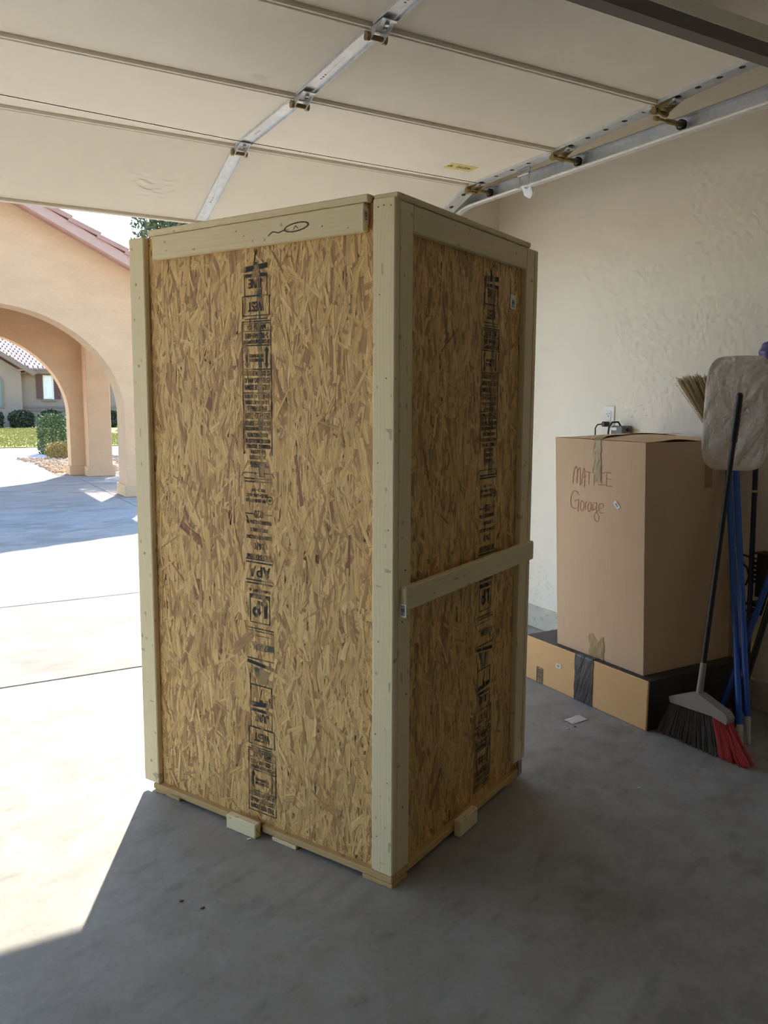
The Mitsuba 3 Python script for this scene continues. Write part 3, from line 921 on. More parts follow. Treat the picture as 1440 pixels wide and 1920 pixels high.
# ------------------------------------------------------------------ the crate
CO = np.array([1.2187, 2.0442, 0.0])
TH = 1.123
CA = np.array([-math.cos(TH), math.sin(TH), 0.0])   # along the left face, away from the near corner
CB = np.array([math.sin(TH), math.cos(TH), 0.0])    # along the right face, away from the near corner


def cw(v):
    """Crate space (x = minus the distance along the left face, y along the right face, z up) to the world. It stands a little out of square, narrower at the top."""
    v = np.asarray(v, float)
    a = -v[:, 0]
    a = a + v[:, 2] / 2.1 * (0.008 - 0.019 * a)
    return CO + a[:, None] * CA + v[:, 1:2] * CB + v[:, 2:3] * np.array([0, 0, 1.0])


def cput(name, mesh, bsdf, parent, **k):
    m = mesh.copy()
    m.vertices = cw(m.vertices)
    return put(name, m, bsdf, parent=parent, **k)


BOARD = [0]


def board(name, parent, x0, x1, y0, y1, z0, z1, along, bsdf="m_wood", c=0.0035, label=None, seed=None, fn=None, crate=True):
    """A sawn board with eased edges; uv runs along it in metres."""
    m = cbox(x0, x1, y0, y1, z0, z1, c)
    m.unmerge_vertices()
    BOARD[0] += 1
    s = (BOARD[0] if seed is None else seed) * 10.0
    v = m.vertices
    o = [k for k in range(3) if k != along]
    mid = (np.array([x0, y0, z0]) + [x1, y1, z1]) / 2
    uv = np.stack([s + 2.5 + v[:, along] - mid[along], (v[:, o[0]] - mid[o[0]]) + (v[:, o[1]] - mid[o[1]]) * 0.9], 1)
    if fn is not None:
        m.vertices = fn(np.array(m.vertices))
    if crate:
        m.vertices = cw(m.vertices)
    key = num(f"{parent}__{name}" if parent else name)
    scene[key] = mikit.ply(m, bsdf, smooth=False, uv=uv)
    if label:
        tag(key, label)
    return key


cr = thing("shipping_crate", "tall shipping crate of stamped strand board framed with pale lumber on the garage floor", "crate")


def strands(W0, W1, Z0, Z1, n, seed):
    """Strand board face in (s, z) with depth d >= 0 out of the board: thousands of overlapping wood strands."""
    r = np.random.default_rng(seed)
    V, Fc, UV = [], [], []
    area = (W1 - W0) * (Z1 - Z0)
    cs, cz = r.uniform(W0 - .02, W1 + .02, n), r.uniform(Z0 - .03, Z1 + .03, n)
    ang = np.where(r.random(n) < 0.80, r.normal(0, 0.26, n), r.uniform(-1.3, 1.3, n))
    Ls = np.clip(r.lognormal(math.log(0.112), 0.40, n), 0.03, 0.22)
    Ws = np.clip(r.lognormal(math.log(0.0150), 0.50, n), 0.0035, 0.046)
    late = np.arange(n) / n
    Ls *= 1 - 0.25 * late
    Ws *= 1 - 0.30 * late
    for i in range(n):
        L, w = Ls[i], Ws[i]
        k = r.uniform(-0.45, 0.45, 2) * w
        pts = np.array([[-L / 2 + k[0], -w / 2], [L / 2 + k[1], -w / 2 * r.uniform(.5, 1)], [L / 2 - k[1] * r.uniform(0, 1), w / 2 * r.uniform(.5, 1)], [-L / 2 - k[0], w / 2]])
        ca, sa = math.cos(ang[i]), math.sin(ang[i])
        s = cs[i] + pts[:, 1] * ca + pts[:, 0] * sa
        z = cz[i] - pts[:, 1] * sa + pts[:, 0] * ca
        s, z = np.clip(s, W0, W1), np.clip(z, Z0, Z1)
        d = 0.0004 + 0.0022 * late[i] + r.uniform(-0.0005, 0.0005, 4)
        V.append(np.stack([s, np.maximum(d, 1e-4), z], 1))
        Fc += [[4 * i, 4 * i + 1, 4 * i + 2], [4 * i, 4 * i + 2, 4 * i + 3]]
        u0 = r.uniform(0, 9)
        UV.append(np.stack([u0 + pts[:, 0], 2 * i + np.array([0, 0, 0.999, 0.999])], 1))
    return np.vstack(V), np.array(Fc), np.vstack(UV)


TB = 0.025
# left face panel
pa = cput("strand_board", bx(-1.150, -0.02, TB, TB + 0.011, 0.022, 2.106), "m_osbback", cr)
V, Fc, UV = strands(-1.150, -0.03, 0.022, 2.106, 10500, 101)
m = trimesh.Trimesh(np.stack([V[:, 0], TB - V[:, 1], V[:, 2]], 1), Fc, process=False)
m.vertices = cw(m.vertices)
put("wood_strands", m, "m_osb", parent=pa, uv=UV, kind="stuff", label="pressed wood strands")
# right face panel
pb = cput("strand_board", bx(-TB - 0.011, -TB, 0.02, 0.965, 0.030, 2.106), "m_osbback", cr)
V, Fc, UV = strands(0.03, 0.965, 0.030, 2.106, 9000, 202)
m = trimesh.Trimesh(np.stack([-TB + V[:, 1], V[:, 0], V[:, 2]], 1), Fc[:, ::-1], process=False)
m.vertices = cw(m.vertices)
put("wood_strands", m, "m_osb", parent=pb, uv=UV, kind="stuff", label="pressed wood strands")
# hidden faces and top
cput("strand_board", bx(-1.150, -0.02, 0.965, 0.976, 0.03, 2.106), "m_osbback", cr)
cput("strand_board", bx(-1.160, -1.149, TB, 0.97, 0.03, 2.106), "m_osbback", cr)
cput("top_panel", bx(-1.080, -0.03, 0.02, 0.965, 2.106, 2.118), "m_osbback", cr)
# uprights
board("upright", cr, -0.080, 0.0, 0.0, TB, 0.038, 2.110, 2)
board("upright", cr, -TB, 0.0, TB, 0.098, 0.038, 2.104, 2)
board("upright", cr, -1.185, -1.102, 0.0, TB, 0.037, 2.108, 2)
board("upright", cr, -TB, 0.0, 0.888, 0.957, 0.074, 2.104, 2)
board("upright", cr, -0.080, 0.002, 0.958, 0.985, 0.072, 2.104, 2)
board("upright", cr, -1.185, -1.102, 0.958, 0.983, 0.05, 2.10, 2)
# rails
ra = board("top_rail", cr, -1.058, -0.112, 0.0, TB - 0.001, 2.024, 2.1045, 0, seed=40, label="pale top rail with a dark ringed knot")
board("top_rail", cr, -TB, 0.0, 0.0985, 0.887, 2.025, 2.103, 1)
rb = board("middle_rail", cr, 0.001, 0.026, 0.034, 0.965, -0.0365, 0.0365, 1, fn=lambda v: np.stack([v[:, 0], v[:, 1], v[:, 2] + 0.937 + (v[:, 1] - 0.034) * 0.016], 1))
board("cap_board", cr, -1.078, -0.096, -0.002, 0.088, 2.106, 2.1275, 0)
board("cap_board", cr, -0.085, 0.002, 0.012, 0.915, 2.1055, 2.124, 1)
# the dark ringed knot of the top rail
kc, kz = -0.373, 2.064
ring = Point(0, 0).buffer(1, 16)
from shapely import affinity
ell = affinity.rotate(affinity.scale(ring, 0.052, 0.014), 4)
tail = LineString([(-0.045, -0.003), (-0.075, -0.010), (-0.100, -0.004), (-0.118, -0.014)]).buffer(0.0018)
kn = ell.difference(affinity.translate(affinity.rotate(affinity.scale(ring, 0.0455, 0.0100), 4), -0.001, 0)).union(tail).union(LineString([(-0.012, -0.006), (-0.004, 0.004), (0.006, -0.004)]).buffer(0.0012))
m = extr(kn, 0.0005)
m.vertices = cw(np.stack([kc + m.vertices[:, 0], -0.0002 - m.vertices[:, 2], kz + m.vertices[:, 1]], 1))
put("knot_ring", m, "m_knot", parent=ra)
# screws and nail heads
for (x, z) in ((-1.150, 1.945), (-1.146, 1.655), (-1.146, 0.955), (-1.142, 0.125)):
    cput("screw", cat([cyl((x, -0.0008, z), (x, 0.004, z), 0.0058, n=14)]), "m_pine", cr)
for (x, z) in ((-0.060, 2.085), (-0.040, 2.088), (-0.015, 2.085), (-0.055, 1.84), (-0.030, 1.60), (-0.060, 1.35), (-0.02, 1.15), (-0.055, 0.80), (-0.065, 0.50), (-0.02, 0.35), (-0.06, 0.16), (-0.27, 2.055), (-0.17, 2.04), (-0.98, 2.05), (-0.60, 2.06)):
    cput("nail", cyl((x, -0.0004, z), (x, 0.003, z), 0.0022, n=8), "m_blackmetal", cr)
for (y, z) in ((0.065, 1.02), (0.05, 0.86), (0.93, 1.30), (0.925, 0.18), (0.06, 0.25), (0.075, 0.62)):
    cput("nail", cyl((0.0006, y, z), (-0.003, y, z), 0.0030, n=8), "m_blackmetal", cr)


# ---- printed grade stamps, upside down on both panels
def tline(text, h, w, bold=True):
    m = meshkit.text_mesh(text, h, 0.0005, bold=bold)
    b = m.bounds
    m.vertices[:, 0] = (m.vertices[:, 0] - (b[0][0] + b[1][0]) / 2) * (w / (b[1][0] - b[0][0]))
    m.vertices[:, 1] = (m.vertices[:, 1] - (b[0][1] + b[1][1]) / 2) * (h / (b[1][1] - b[0][1]))
    return m


def flat(poly):
    return extr(poly, 0.0005)


def bars(*rects):
    return flat(__import__("shapely").union_all([sbox(*r) for r in rects]))


def frame_poly(x0, x1, z0, z1, t=0.0028):
    return sbox(x0, z0, x1, z1).difference(sbox(x0 + t, z0 + t, x1 - t, z1 - t))


def arrow(x, z0, z1):
    return LineString([(x, z0 + 0.012), (x, z1 - 0.012)]).buffer(0.0035, cap_style=2).union(Polygon([(x - 0.009, z1 - 0.014), (x + 0.009, z1 - 0.014), (x, z1)])).union(Polygon([(x - 0.009, z0 + 0.014), (x + 0.009, z0 + 0.014), (x, z0)]))


def stamp_meshes(z_of):
    """Flat print in stamp space: x to the reader's right when the panel is turned the right way up (so mirrored both ways here), z as on the panel. Returns (ink pieces, smear pieces)."""
    ink, smear = [], []

    def text(s, z, h, w, x=0.0):
        m = tline(s, h, w)
        v = m.vertices
        m.vertices = np.stack([x - v[:, 0], v[:, 2], z - v[:, 1]], 1)   # upside down
        ink.append(m)

    def shape(poly, where=ink):
        m = flat(poly)
        v = m.vertices
        m.vertices = np.stack([v[:, 0], v[:, 2], v[:, 1]], 1)
        m.invert()
        where.append(m)

    def rect(x0, x1, z0, z1, where=ink):
        shape(sbox(x0, z0, x1, z1), where)

    H = 0.070   # half width of the printed column

    def block(top):
        """The column that starts at a lone figure and repeats down the sheet, with its top at z = top; measured from the first copy."""
        o = top - 2.005
        text("7", 1.995 + o, 0.050, 0.016)
        shape(frame_poly(-0.052, 0.058, 1.955 + o, 2.07 + o).intersection(sbox(-0.06, 1.955 + o, -0.049, 2.07 + o)))
        shape(Polygon([(-0.055, 1.948 + o), (0.052, 1.958 + o), (0.052, 1.974 + o), (-0.055, 1.966 + o)]))
        rect(-0.052, 0.052, 1.932 + o, 1.943 + o)
        shape(frame_poly(-0.052, 0.052, 1.872 + o, 1.943 + o))
        text("JUNE", 1.912 + o, 0.030, 0.062)
        shape(frame_poly(-0.062, 0.062, 1.808 + o, 1.873 + o))
        text("WEST", 1.838 + o, 0.032, 0.070)
        rect(-0.05, 0.05, 1.797 + o, 1.800 + o)
        rect(-0.066, 0.066, 1.7885 + o, 1.792 + o)
        shape(frame_poly(-0.066, 0.066, 1.712 + o, 1.785 + o))
        rect(-0.066, 0.066, 1.758 + o, 1.761 + o)
        text("MADE IN USA", 1.772 + o, 0.017, 0.085)
        text("1-800-648-6893", 1.744 + o, 0.018, 0.106)
        text("LP CUSTOMER SUPPORT", 1.725 + o, 0.013, 0.118)
        shape(frame_poly(-0.066, 0.066, 1.634 + o, 1.714 + o))
        shape(arrow(-0.045, 1.640 + o, 1.708 + o))
        shape(arrow(0.045, 1.640 + o, 1.708 + o))
        text("STRENGTH AXIS", 1.679 + o, 0.0105, 0.064)
        text("THIS DIRECTION", 1.665 + o, 0.0105, 0.064)
        shape(frame_poly(-0.066, 0.066, 1.556 + o, 1.636 + o))
        text("CE COTE EN DESSOUS", 1.622 + o, 0.016, 0.118)
        text("ESTE LADO ABAJO", 1.599 + o, 0.017, 0.116)
        text("THIS SIDE DOWN", 1.576 + o, 0.018, 0.112)
        if o < -1:
            return
        shape(frame_poly(-0.066, 0.066, 1.497 + o, 1.559 + o))
        text("1/8 INCH AT EDGES", 1.547 + o, 0.0145, 0.116)
        text("1/8 INCH AT ENDS", 1.527 + o, 0.0145, 0.108)
        text("SPACE PANELS", 1.508 + o, 0.0135, 0.090)
        shape(frame_poly(-0.066, 0.066, 1.449 + o, 1.500 + o))
        text("253-620-7400", 1.482 + o, 0.022, 0.112)
        text("APA PRODUCT SUPPORT", 1.459 + o, 0.0125, 0.120)
        shape(frame_poly(-0.066, 0.066, 1.30 + o, 1.452 + o).intersection(sbox(-0.07, 1.352 + o, 0.07, 1.46 + o)))
        text("APA RECOMMENDATIONS", 1.439 + o, 0.013, 0.118)
        text("ACCORDANCE WITH", 1.418 + o, 0.014, 0.094)
        text("MUST BE INSTALLED IN", 1.398 + o, 0.014, 0.112)
        text("FORMANCE THIS PANEL", 1.380 + o, 0.014, 0.110)
        text("FOR BEST PER", 1.362 + o, 0.013, 0.066)
        text("24 ON STUDS", 1.343 + o, 0.014, 0.074)
        text("16 ON CENTER", 1.323 + o, 0.013, 0.072)
        rect(-0.032, 0.046, 1.309 + o, 1.316 + o, smear)
        shape(LineString([(-0.076, 1.278 + o), (-0.066, 1.290 + o), (0.062, 1.290 + o), (0.072, 1.278 + o)]).buffer(0.0013))
        rect(-0.062, 0.062, 1.268 + o, 1.273 + o)
        rect(-0.062, 0.062, 1.258 + o, 1.263 + o)
        text("PS 2-10", 1.232 + o, 0.010, 0.060, 0.0)
        text("HUD-UM-40C", 1.214 + o, 0.012, 0.100, -0.008)
        text("PRP-108 SHEATHING", 1.196 + o, 0.012, 0.092, -0.012)
        shape(Point(0.052, 1.200 + o).buffer(0.014).difference(Point(0.052, 1.200 + o).buffer(0.0115)))
        text("APA", 1.200 + o, 0.007, 0.015, 0.052)
        text("020", 1.150 + o, 0.026, 0.038)
        rect(-0.062, -0.025, 1.148 + o, 1.152 + o)
        rect(0.025, 0.062, 1.148 + o, 1.152 + o)
        text("THICKNESS 0.354 IN.", 1.122 + o, 0.013, 0.118)
        text("EXPOSURE 1", 1.095 + o, 0.013, 0.080)
        text("SIZED FOR SPACING", 1.070 + o, 0.013, 0.116)
        text("24/0", 1.040 + o, 0.026, 0.054)
        text("RATED SHEATHING", 1.003 + o, 0.015, 0.116)
        rect(-0.062, 0.062, 0.990 + o, 0.9945 + o)
        rect(-0.062, 0.062, 0.979 + o, 0.984 + o)
        text("APA", 0.950 + o, 0.038, 0.100)
        rect(-0.062, 0.062, 0.917 + o, 0.9215 + o)
        rect(-0.062, 0.062, 0.906 + o, 0.9105 + o)
        text("CLARKE COUNTY, AL", 0.884 + o, 0.012, 0.100)
        rect(-0.047, 0.047, 0.855 + o, 0.870 + o)
        shape(frame_poly(-0.047, 0.047, 0.768 + o, 0.868 + o))
        # the mill's square mark: two heavy letters
        shape(__import__("shapely").union_all([sbox(0.020, 0.790 + o, 0.034, 0.846 + o), sbox(0.006, 0.832 + o, 0.034, 0.846 + o)]))
        shape(Point(-0.016, 0.808 + o).buffer(0.019).difference(Point(-0.016, 0.808 + o).buffer(0.007)).union(sbox(-0.012, 0.806 + o, 0.001, 0.848 + o)))
        rect(-0.062, 0.062, 0.746 + o, 0.750 + o)
        rect(-0.062, 0.062, 0.737 + o, 0.740 + o)
        rect(-0.062, 0.055, 0.722 + o, 0.7235 + o)
        shape(Polygon([(-0.05, 0.700 + o), (0.062, 0.694 + o), (0.062, 0.676 + o), (0.0, 0.668 + o), (-0.03, 0.680 + o)]), smear)
        text("7 JUN", 0.682 + o, 0.022, 0.060)
        rect(-0.062, 0.062, 0.636 + o, 0.640 + o)
        shape(Polygon([(-0.062, 0.632 + o), (0.062, 0.618 + o), (0.062, 0.606 + o), (-0.062, 0.620 + o)]))
        shape(Polygon([(-0.04, 0.61 + o), (0.04, 0.60 + o), (0.03, 0.555 + o), (-0.01, 0.545 + o)]), smear)
        shape(frame_poly(-0.052, 0.052, 0.470 + o, 0.545 + o, 0.004))

    block(2.005)
    block(2.005 - 1.487)
    # smeared ink down the column's middle
    r = np.random.default_rng(3)
    z = 1.95
    while z > 1.32:
        w = r.uniform(0.004, 0.015)
        shape(Polygon([(0.016 - w, z), (0.014 + w, z), (0.016 + w * r.uniform(.6, 1.2), z - 0.05), (0.018 - w, z - 0.05)]), smear)
        z -= 0.052
    return ink, smear


INK, SMEAR = stamp_meshes(None)


def lay_stamp(pieces, bsdf, parent, face, off, name, lift, z0, z1):
    m = cat(pieces)
    v = m.vertices
    keep = (v[m.faces][:, :, 2].min(1) > z0) & (v[m.faces][:, :, 2].max(1) < z1)
    m = trimesh.Trimesh(v, m.faces[keep], process=False)
    m.remove_unreferenced_vertices()
    v = m.vertices
    if face == "A":
        m.vertices = cw(np.stack([off + v[:, 0], TB - lift - v[:, 1], v[:, 2]], 1))
    else:
        m.vertices = cw(np.stack([-TB + lift + v[:, 1], off + v[:, 0], v[:, 2]], 1))
    put(name, m, bsdf, parent=parent, label="upside-down black mill stamps" if name == "printed_stamp" else "grey ink smear", kind="stuff")


lay_stamp(SMEAR, "m_smear", pa, "A", -0.572, "ink_smear", 0.0029, 0.03, 2.022)
lay_stamp(INK, "m_ink", pa, "A", -0.572, "printed_stamp", 0.0032, 0.03, 2.022)
lay_stamp(SMEAR, "m_smear", pb, "B", 0.648, "ink_smear", 0.0029, 0.06, 2.02)
lay_stamp(INK, "m_ink", pb, "B", 0.648, "printed_stamp", 0.0032, 0.06, 2.02)


# tags stapled to the board ends and panel
def barcode(w, h, t=0.0006, n=9, seed=1):
    r = np.random.default_rng(seed)
    out, x = [], -w / 2
    while x < w / 2 - 0.001:
        d = r.uniform(0.0008, 0.003)
        out.append(bx(x, min(x + d, w / 2), -t, 0, -h / 2, h / 2))
        x += d + r.uniform(0.0008, 0.0025)
    return cat(out)


tg = cput("paper_tag", bx(-0.1118, -0.1112, -0.006, 0.024, 2.044, 2.092), "m_white", cr, label="white barcode tag on the rail end")
bc = barcode(0.026, 0.014)
bc.vertices = np.stack([-0.1110 + bc.vertices[:, 1], 0.010 + bc.vertices[:, 2], 2.070 + bc.vertices[:, 0]], 1)
cput("barcode", bc, "m_print", tg)
tg = cput("paper_tag", cat([bx(0.003, 0.0255, 0.0325, 0.0335, 0.880, 0.922)]), "m_white", cr, label="white barcode tag on the rail end")
bc = barcode(0.030, 0.014)
bc.vertices = np.stack([0.014 + bc.vertices[:, 2], 0.0322 + bc.vertices[:, 1], 0.902 + bc.vertices[:, 0]], 1)
cput("barcode", bc, "m_print", tg)
tg = cput("paper_tag", bx(-TB + 0.0030, -TB + 0.0036, 0.800, 0.845, 1.875, 1.925), "m_white", cr, label="white price tag on the right panel")
bc = barcode(0.028, 0.022)
bc.vertices = np.stack([-TB + 0.0038 + bc.vertices[:, 1] * -1, 0.822 + bc.vertices[:, 2], 1.895 + bc.vertices[:, 0]], 1)
cput("barcode", bc, "m_print", tg)
# base: skid boards, feet and blocks
board("base_board", cr, -1.130, -0.575, -0.003, 0.085, 0.014, 0.037, 0, "m_pine")
board("base_board", cr, -0.555, 0.0005, -0.001, 0.085, 0.014, 0.037, 0, "m_pine")
board("base_board", cr, -0.088, 0.002, 0.086, 0.93, 0.014, 0.040, 1, "m_pine")
board("base_board", cr, -1.13, -1.04, 0.086, 0.93, 0.014, 0.037, 1, "m_pine")
board("base_board", cr, -1.13, 0.0, 0.87, 0.955, 0.014, 0.037, 0, "m_pine")
for (x0, x1, y0, y1, mt) in ((-1.125, -0.985, 0.0, 0.09, "m_pine"), (-0.90, -0.765, 0.02, 0.09, "m_pine"), (-0.505, -0.395, -0.004, 0.07, "m_wood"), (-0.115, 0.002, -0.002, 0.09, "m_pine"), (-0.09, 0.0, 0.82, 0.92, "m_pine"), (-1.12, -1.0, 0.85, 0.95, "m_pine")):
    board("foot", cr, x0, x1, y0, y1, 0.0, 0.0145, 0, mt, 0.002)
board("side_block", cr, -0.700, -0.556, -0.034, -0.004, 0.0, 0.052, 0, "m_wood", label="pale offcut block at the foot of the left face")
board("side_block", cr, 0.007, 0.034, 0.385, 0.515, 0.004, 0.066, 1, "m_wood", label="pale offcut block at the foot of the right face")
cput("bracket", bx(0.0, 0.004, 0.925, 0.957, 0.012, 0.075), "m_greyplastic", cr, label="small grey corner bracket")

# ------------------------------------------------------------------ cardboard boxes
lowb = thing("cardboard_box", "long flat tan cardboard box with black top on the floor under the tall box", "box")
LH = 0.243
put("shell", cat([cbox(2.892, 3.56, 2.527, 3.40, 0.0, LH - 0.001, 0.004)]), "m_card2", parent=lowb)
put("black_top", cat([cbox(2.896, 3.562, 2.523, 3.402, LH - 0.001, LH + 0.0012, 0.0008), bx(2.897, 3.56, 2.5235, 2.5268, 0.002, LH)]), "m_cardtop", parent=lowb, label="black top and end")
tp = grid(lambda u, v: np.stack([np.where(v < 0.75, 2.8895 - 0.0015 * meshkit.fbm(np.stack([u * 9, v * 3, v * 0], 1), 3), 2.8895 + (v - 0.75) / 0.25 * 0.09),
                                 2.882 + u * 0.130 + 0.006 * (meshkit.noise(np.stack([v * 9, u * 2, u * 0], 1)) - 0.5), np.where(v < 0.75, v / 0.75 * (LH + 0.002), LH + 0.003)], 1), 14, 40)
put("tape", tp, "m_btape", parent=lowb, smooth=True, label="wide black tape strap")
q = unproj(1047, 1249, 0, 2.89)
lbm = put("label", bx(2.8895, 2.8905, q[1] - 0.02, q[1] + 0.02, q[2] - 0.012, q[2] + 0.012), "m_white", parent=lowb, label="small white label")
put("print", bx(2.8890, 2.8894, q[1] - 0.008, q[1] + 0.010, q[2] - 0.005, q[2] + 0.005), "m_greyplastic", parent=lbm)
a0, a1 = unproj(1006.5, 1249, 0, 2.89), unproj(1017, 1282, 0, 2.89)
yb0, yb1, zb0, zb1 = a1[1], a0[1], a1[2], a0[2] + 0.0
fr = frame_poly(yb0, yb1, zb0, zb1, 0.003)
pr_ = flat(fr)
pr_.vertices = np.stack([2.8908 - pr_.vertices[:, 2] * 2, pr_.vertices[:, 0], pr_.vertices[:, 1]], 1)
r = np.random.default_rng(8)
bl, z = [pr_], zb0 + 0.008
while z < zb1 - 0.008:
    d = r.uniform(0.002, 0.006)
    bl.append(bx(2.8898, 2.8912, yb0 + 0.006, yb1 - 0.006, z, z + d))
    z += d + r.uniform(0.002, 0.005)
put("printed_barcode", cat(bl), "m_print", parent=lowb, label="printed brown barcode panel")

bigb = thing("cardboard_box", "tall brown moving box with red handwriting standing on the long flat box", "box")
BX0, BX1, BY0, BY1, BZ0, BZ1 = 2.930, 3.55, 2.594, 3.192, LH + 0.0022, 1.350


def lean(v):
    v = np.array(v, float)
    k = (v[:, 2] - BZ0) / (BZ1 - BZ0)
    v[:, 1] += k * (0.056 + 0.016 * (v[:, 1] - BY0) / (BY1 - BY0))
    # the soft walls bulge a little
    w = np.clip(k, 0, 1)
    side = 4 * np.clip((v[:, 1] - BY0) / (BY1 - BY0), 0, 1) * (1 - np.clip((v[:, 1] - BY0) / (BY1 - BY0), 0, 1))
    v[:, 0] -= np.where(v[:, 0] < BX0 + 0.03, 0.006 * side * np.sin(PI * w), 0)
    return v


def bput(name, m, b, **k):
    m = m.copy()
    m.vertices = lean(m.vertices)
    return put(name, m, b, parent=k.pop("parent", bigb), **k)


def wallgrid(fn, nu=12, nv=24):
    return grid(fn, nu, nv)


side = [wallgrid(lambda u, v: np.stack([BX0 + 0 * u, BY1 - u * (BY1 - BY0), BZ0 + v * (BZ1 - BZ0)], 1)),
        wallgrid(lambda u, v: np.stack([BX0 + u * (BX1 - BX0), BY0 + 0 * u, BZ0 + v * (BZ1 - BZ0)], 1)),
        wallgrid(lambda u, v: np.stack([BX1 + 0 * u, BY0 + u * (BY1 - BY0), BZ0 + v * (BZ1 - BZ0)], 1)),
        wallgrid(lambda u, v: np.stack([BX1 - u * (BX1 - BX0), BY1 + 0 * u, BZ0 + v * (BZ1 - BZ0)], 1)),
        wallgrid(lambda u, v: np.stack([BX0 + u * (BX1 - BX0), BY1 - v * (BY1 - BY0), BZ0 + 0 * u], 1), 1, 1)]
edge = [tube(np.stack([np.full(12, x), np.full(12, y), np.linspace(BZ0 + 0.002, BZ1 - 0.002, 12)], 1), 0.0042, 8) for x in (BX0 + .0035, BX1 - .0035) for y in (BY0 + .0035, BY1 - .0035)]
bput("walls", cat(side + edge), "m_card", smooth=30)
ym = (BY0 + BY1) / 2 + 0.005


def flap(y0, y1, lift0, lift1, gap, slit):
    return grid(lambda u, v: np.stack([BX0 + 0.001 + u * (BX1 - BX0 - 0.002), y0 + v * (y1 - y0), BZ1 + 0.0008 + (lift0 + (lift1 - lift0) * np.sin(v * PI / 2)) * np.sqrt(np.sin(PI * np.clip(u * 0.98 + 0.004, 0, 1))) + gap * np.sin(PI * u) * v + slit * np.exp(-((u - 0.34) / 0.18) ** 2) * (1 - v)], 1), 16, 8)


fl = [flap(BY0, ym, 0.0, 0.016, 0.006, 0.012), flap(BY1, ym + 0.003, 0.0, 0.020, 0.008, 0.0)]
for f_ in fl:
    k_ = f_.copy()
    k_.vertices[:, 2] -= 0.0045
    k_.invert()
    fl = fl + [k_]
bput("top_flap", cat([fl[0], fl[2]]), "m_card", smooth=True)
bput("top_flap", cat([fl[1], fl[3]]), "m_card", smooth=True)
# packing tape: top seam, down the front, bottom patch, right face
tz = unproj(1112, 902, 0, BX0)[2]
tape = grid(lambda u, v: np.stack([np.where(v < 0.55, BX0 - 0.0016 - 0.0025 * np.abs(np.sin(u * 7 + v * 3)) * (1 - v), BX0 + (v - 0.55) / 0.45 * (BX1 - BX0)), ym - 0.028 + 0.056 * u * (0.8 + 0.2 * v) + 0.010 * (meshkit.noise(np.stack([v * 14, u * 2, u * 0], 1)) - 0.5) * (v < 0.5),
                                   np.where(v < 0.55, tz + v / 0.55 * (BZ1 + 0.002 - tz), BZ1 + 0.0025 + 0.021 * np.sin(np.clip((v - 0.55) / 0.05, 0, 1) * PI / 2))], 1), 10, 60)
bput("packing_tape", tape, "m_tape", smooth=True, label="shiny brown packing tape over the top seam")
q0, q1 = unproj(1107, 1189, 0, BX0), unproj(1133, 1238, 0, BX0)
tape = grid(lambda u, v: np.stack([BX0 - 0.0022 - 0.0012 * np.sin(u * 9), q0[1] + u * (q1[1] - q0[1]) + 0.004 * np.sin(v * 9), BZ0 + 0.001 + v * (0.105 + 0.016 * np.sin(u * 8))], 1), 10, 12)
bput("packing_tape", tape, "m_tape", smooth=True, label="torn brown tape patch at the bottom seam")
tape = grid(lambda u, v: np.stack([3.34 + u * 0.055 + 0 * v, BY0 - 0.0016 - 0.001 * np.sin(u * 8), 1.12 + v * (BZ1 + 0.002 - 1.12)], 1), 8, 16)
bput("packing_tape", tape, "m_tape", smooth=True, label="brown tape strip on the shaded side")


# handwriting, as strokes measured on the front face in (pixel) steps of a scale drawing
def stroke(pts, closed=False, curve=True):
    pts = np.array(pts, float)
    if curve and len(pts) > 2:
        t = np.arange(len(pts))
        from scipy.interpolate import CubicSpline
        cs = CubicSpline(t, pts)
        pts = cs(np.linspace(0, len(pts) - 1, 6 * len(pts)))
    return LineString(pts)


S = []
S += [stroke([(272, 370), (285, 200), (318, 115), (335, 200), (330, 365)]), stroke([(330, 365), (340, 210), (372, 140), (382, 230), (378, 400)])]
S += [stroke([(398, 385), (415, 250), (440, 140), (450, 260), (445, 425)]), stroke([(408, 285), (468, 262)], curve=False)]
S += [stroke([(468, 188), (500, 202), (532, 206)]), stroke([(512, 205), (513, 385)], curve=False)]
S += [stroke([(560, 205), (600, 212), (640, 205)]), stroke([(592, 210), (590, 385)], curve=False)]
S += [stroke([(655, 232), (700, 225), (755, 208)]), stroke([(700, 225), (702, 390)], curve=False), stroke([(650, 388), (700, 396), (752, 392)])]
S += [stroke([(845, 218), (780, 208), (775, 300), (772, 408), (862, 412)], curve=False), stroke([(778, 298), (848, 312)], curve=False)]
S += [stroke([(355, 540), (325, 490), (280, 490), (245, 560), (240, 660), (265, 730), (330, 748)]), stroke([(298, 640), (340, 615), (362, 640), (352, 715), (355, 790)])]
S += [stroke([(410, 632), (388, 670), (388, 750), (410, 782), (435, 750), (440, 680), (410, 632)])]
S += [stroke([(462, 765), (462, 690), (470, 655), (494, 642)])]
S += [stroke([(545, 660), (510, 670), (498, 740), (520, 795), (545, 740), (545, 660), (556, 740), (572, 765)])]
S += [stroke([(625, 665), (585, 670), (572, 720), (600, 765), (630, 700), (632, 665), (630, 780), (665, 870), (650, 938), (612, 920), (598, 850), (640, 790), (665, 780)])]
S += [stroke([(672, 735), (728, 735), (730, 690), (700, 672), (668, 700), (662, 750), (680, 800), (735, 812)])]
ws = []
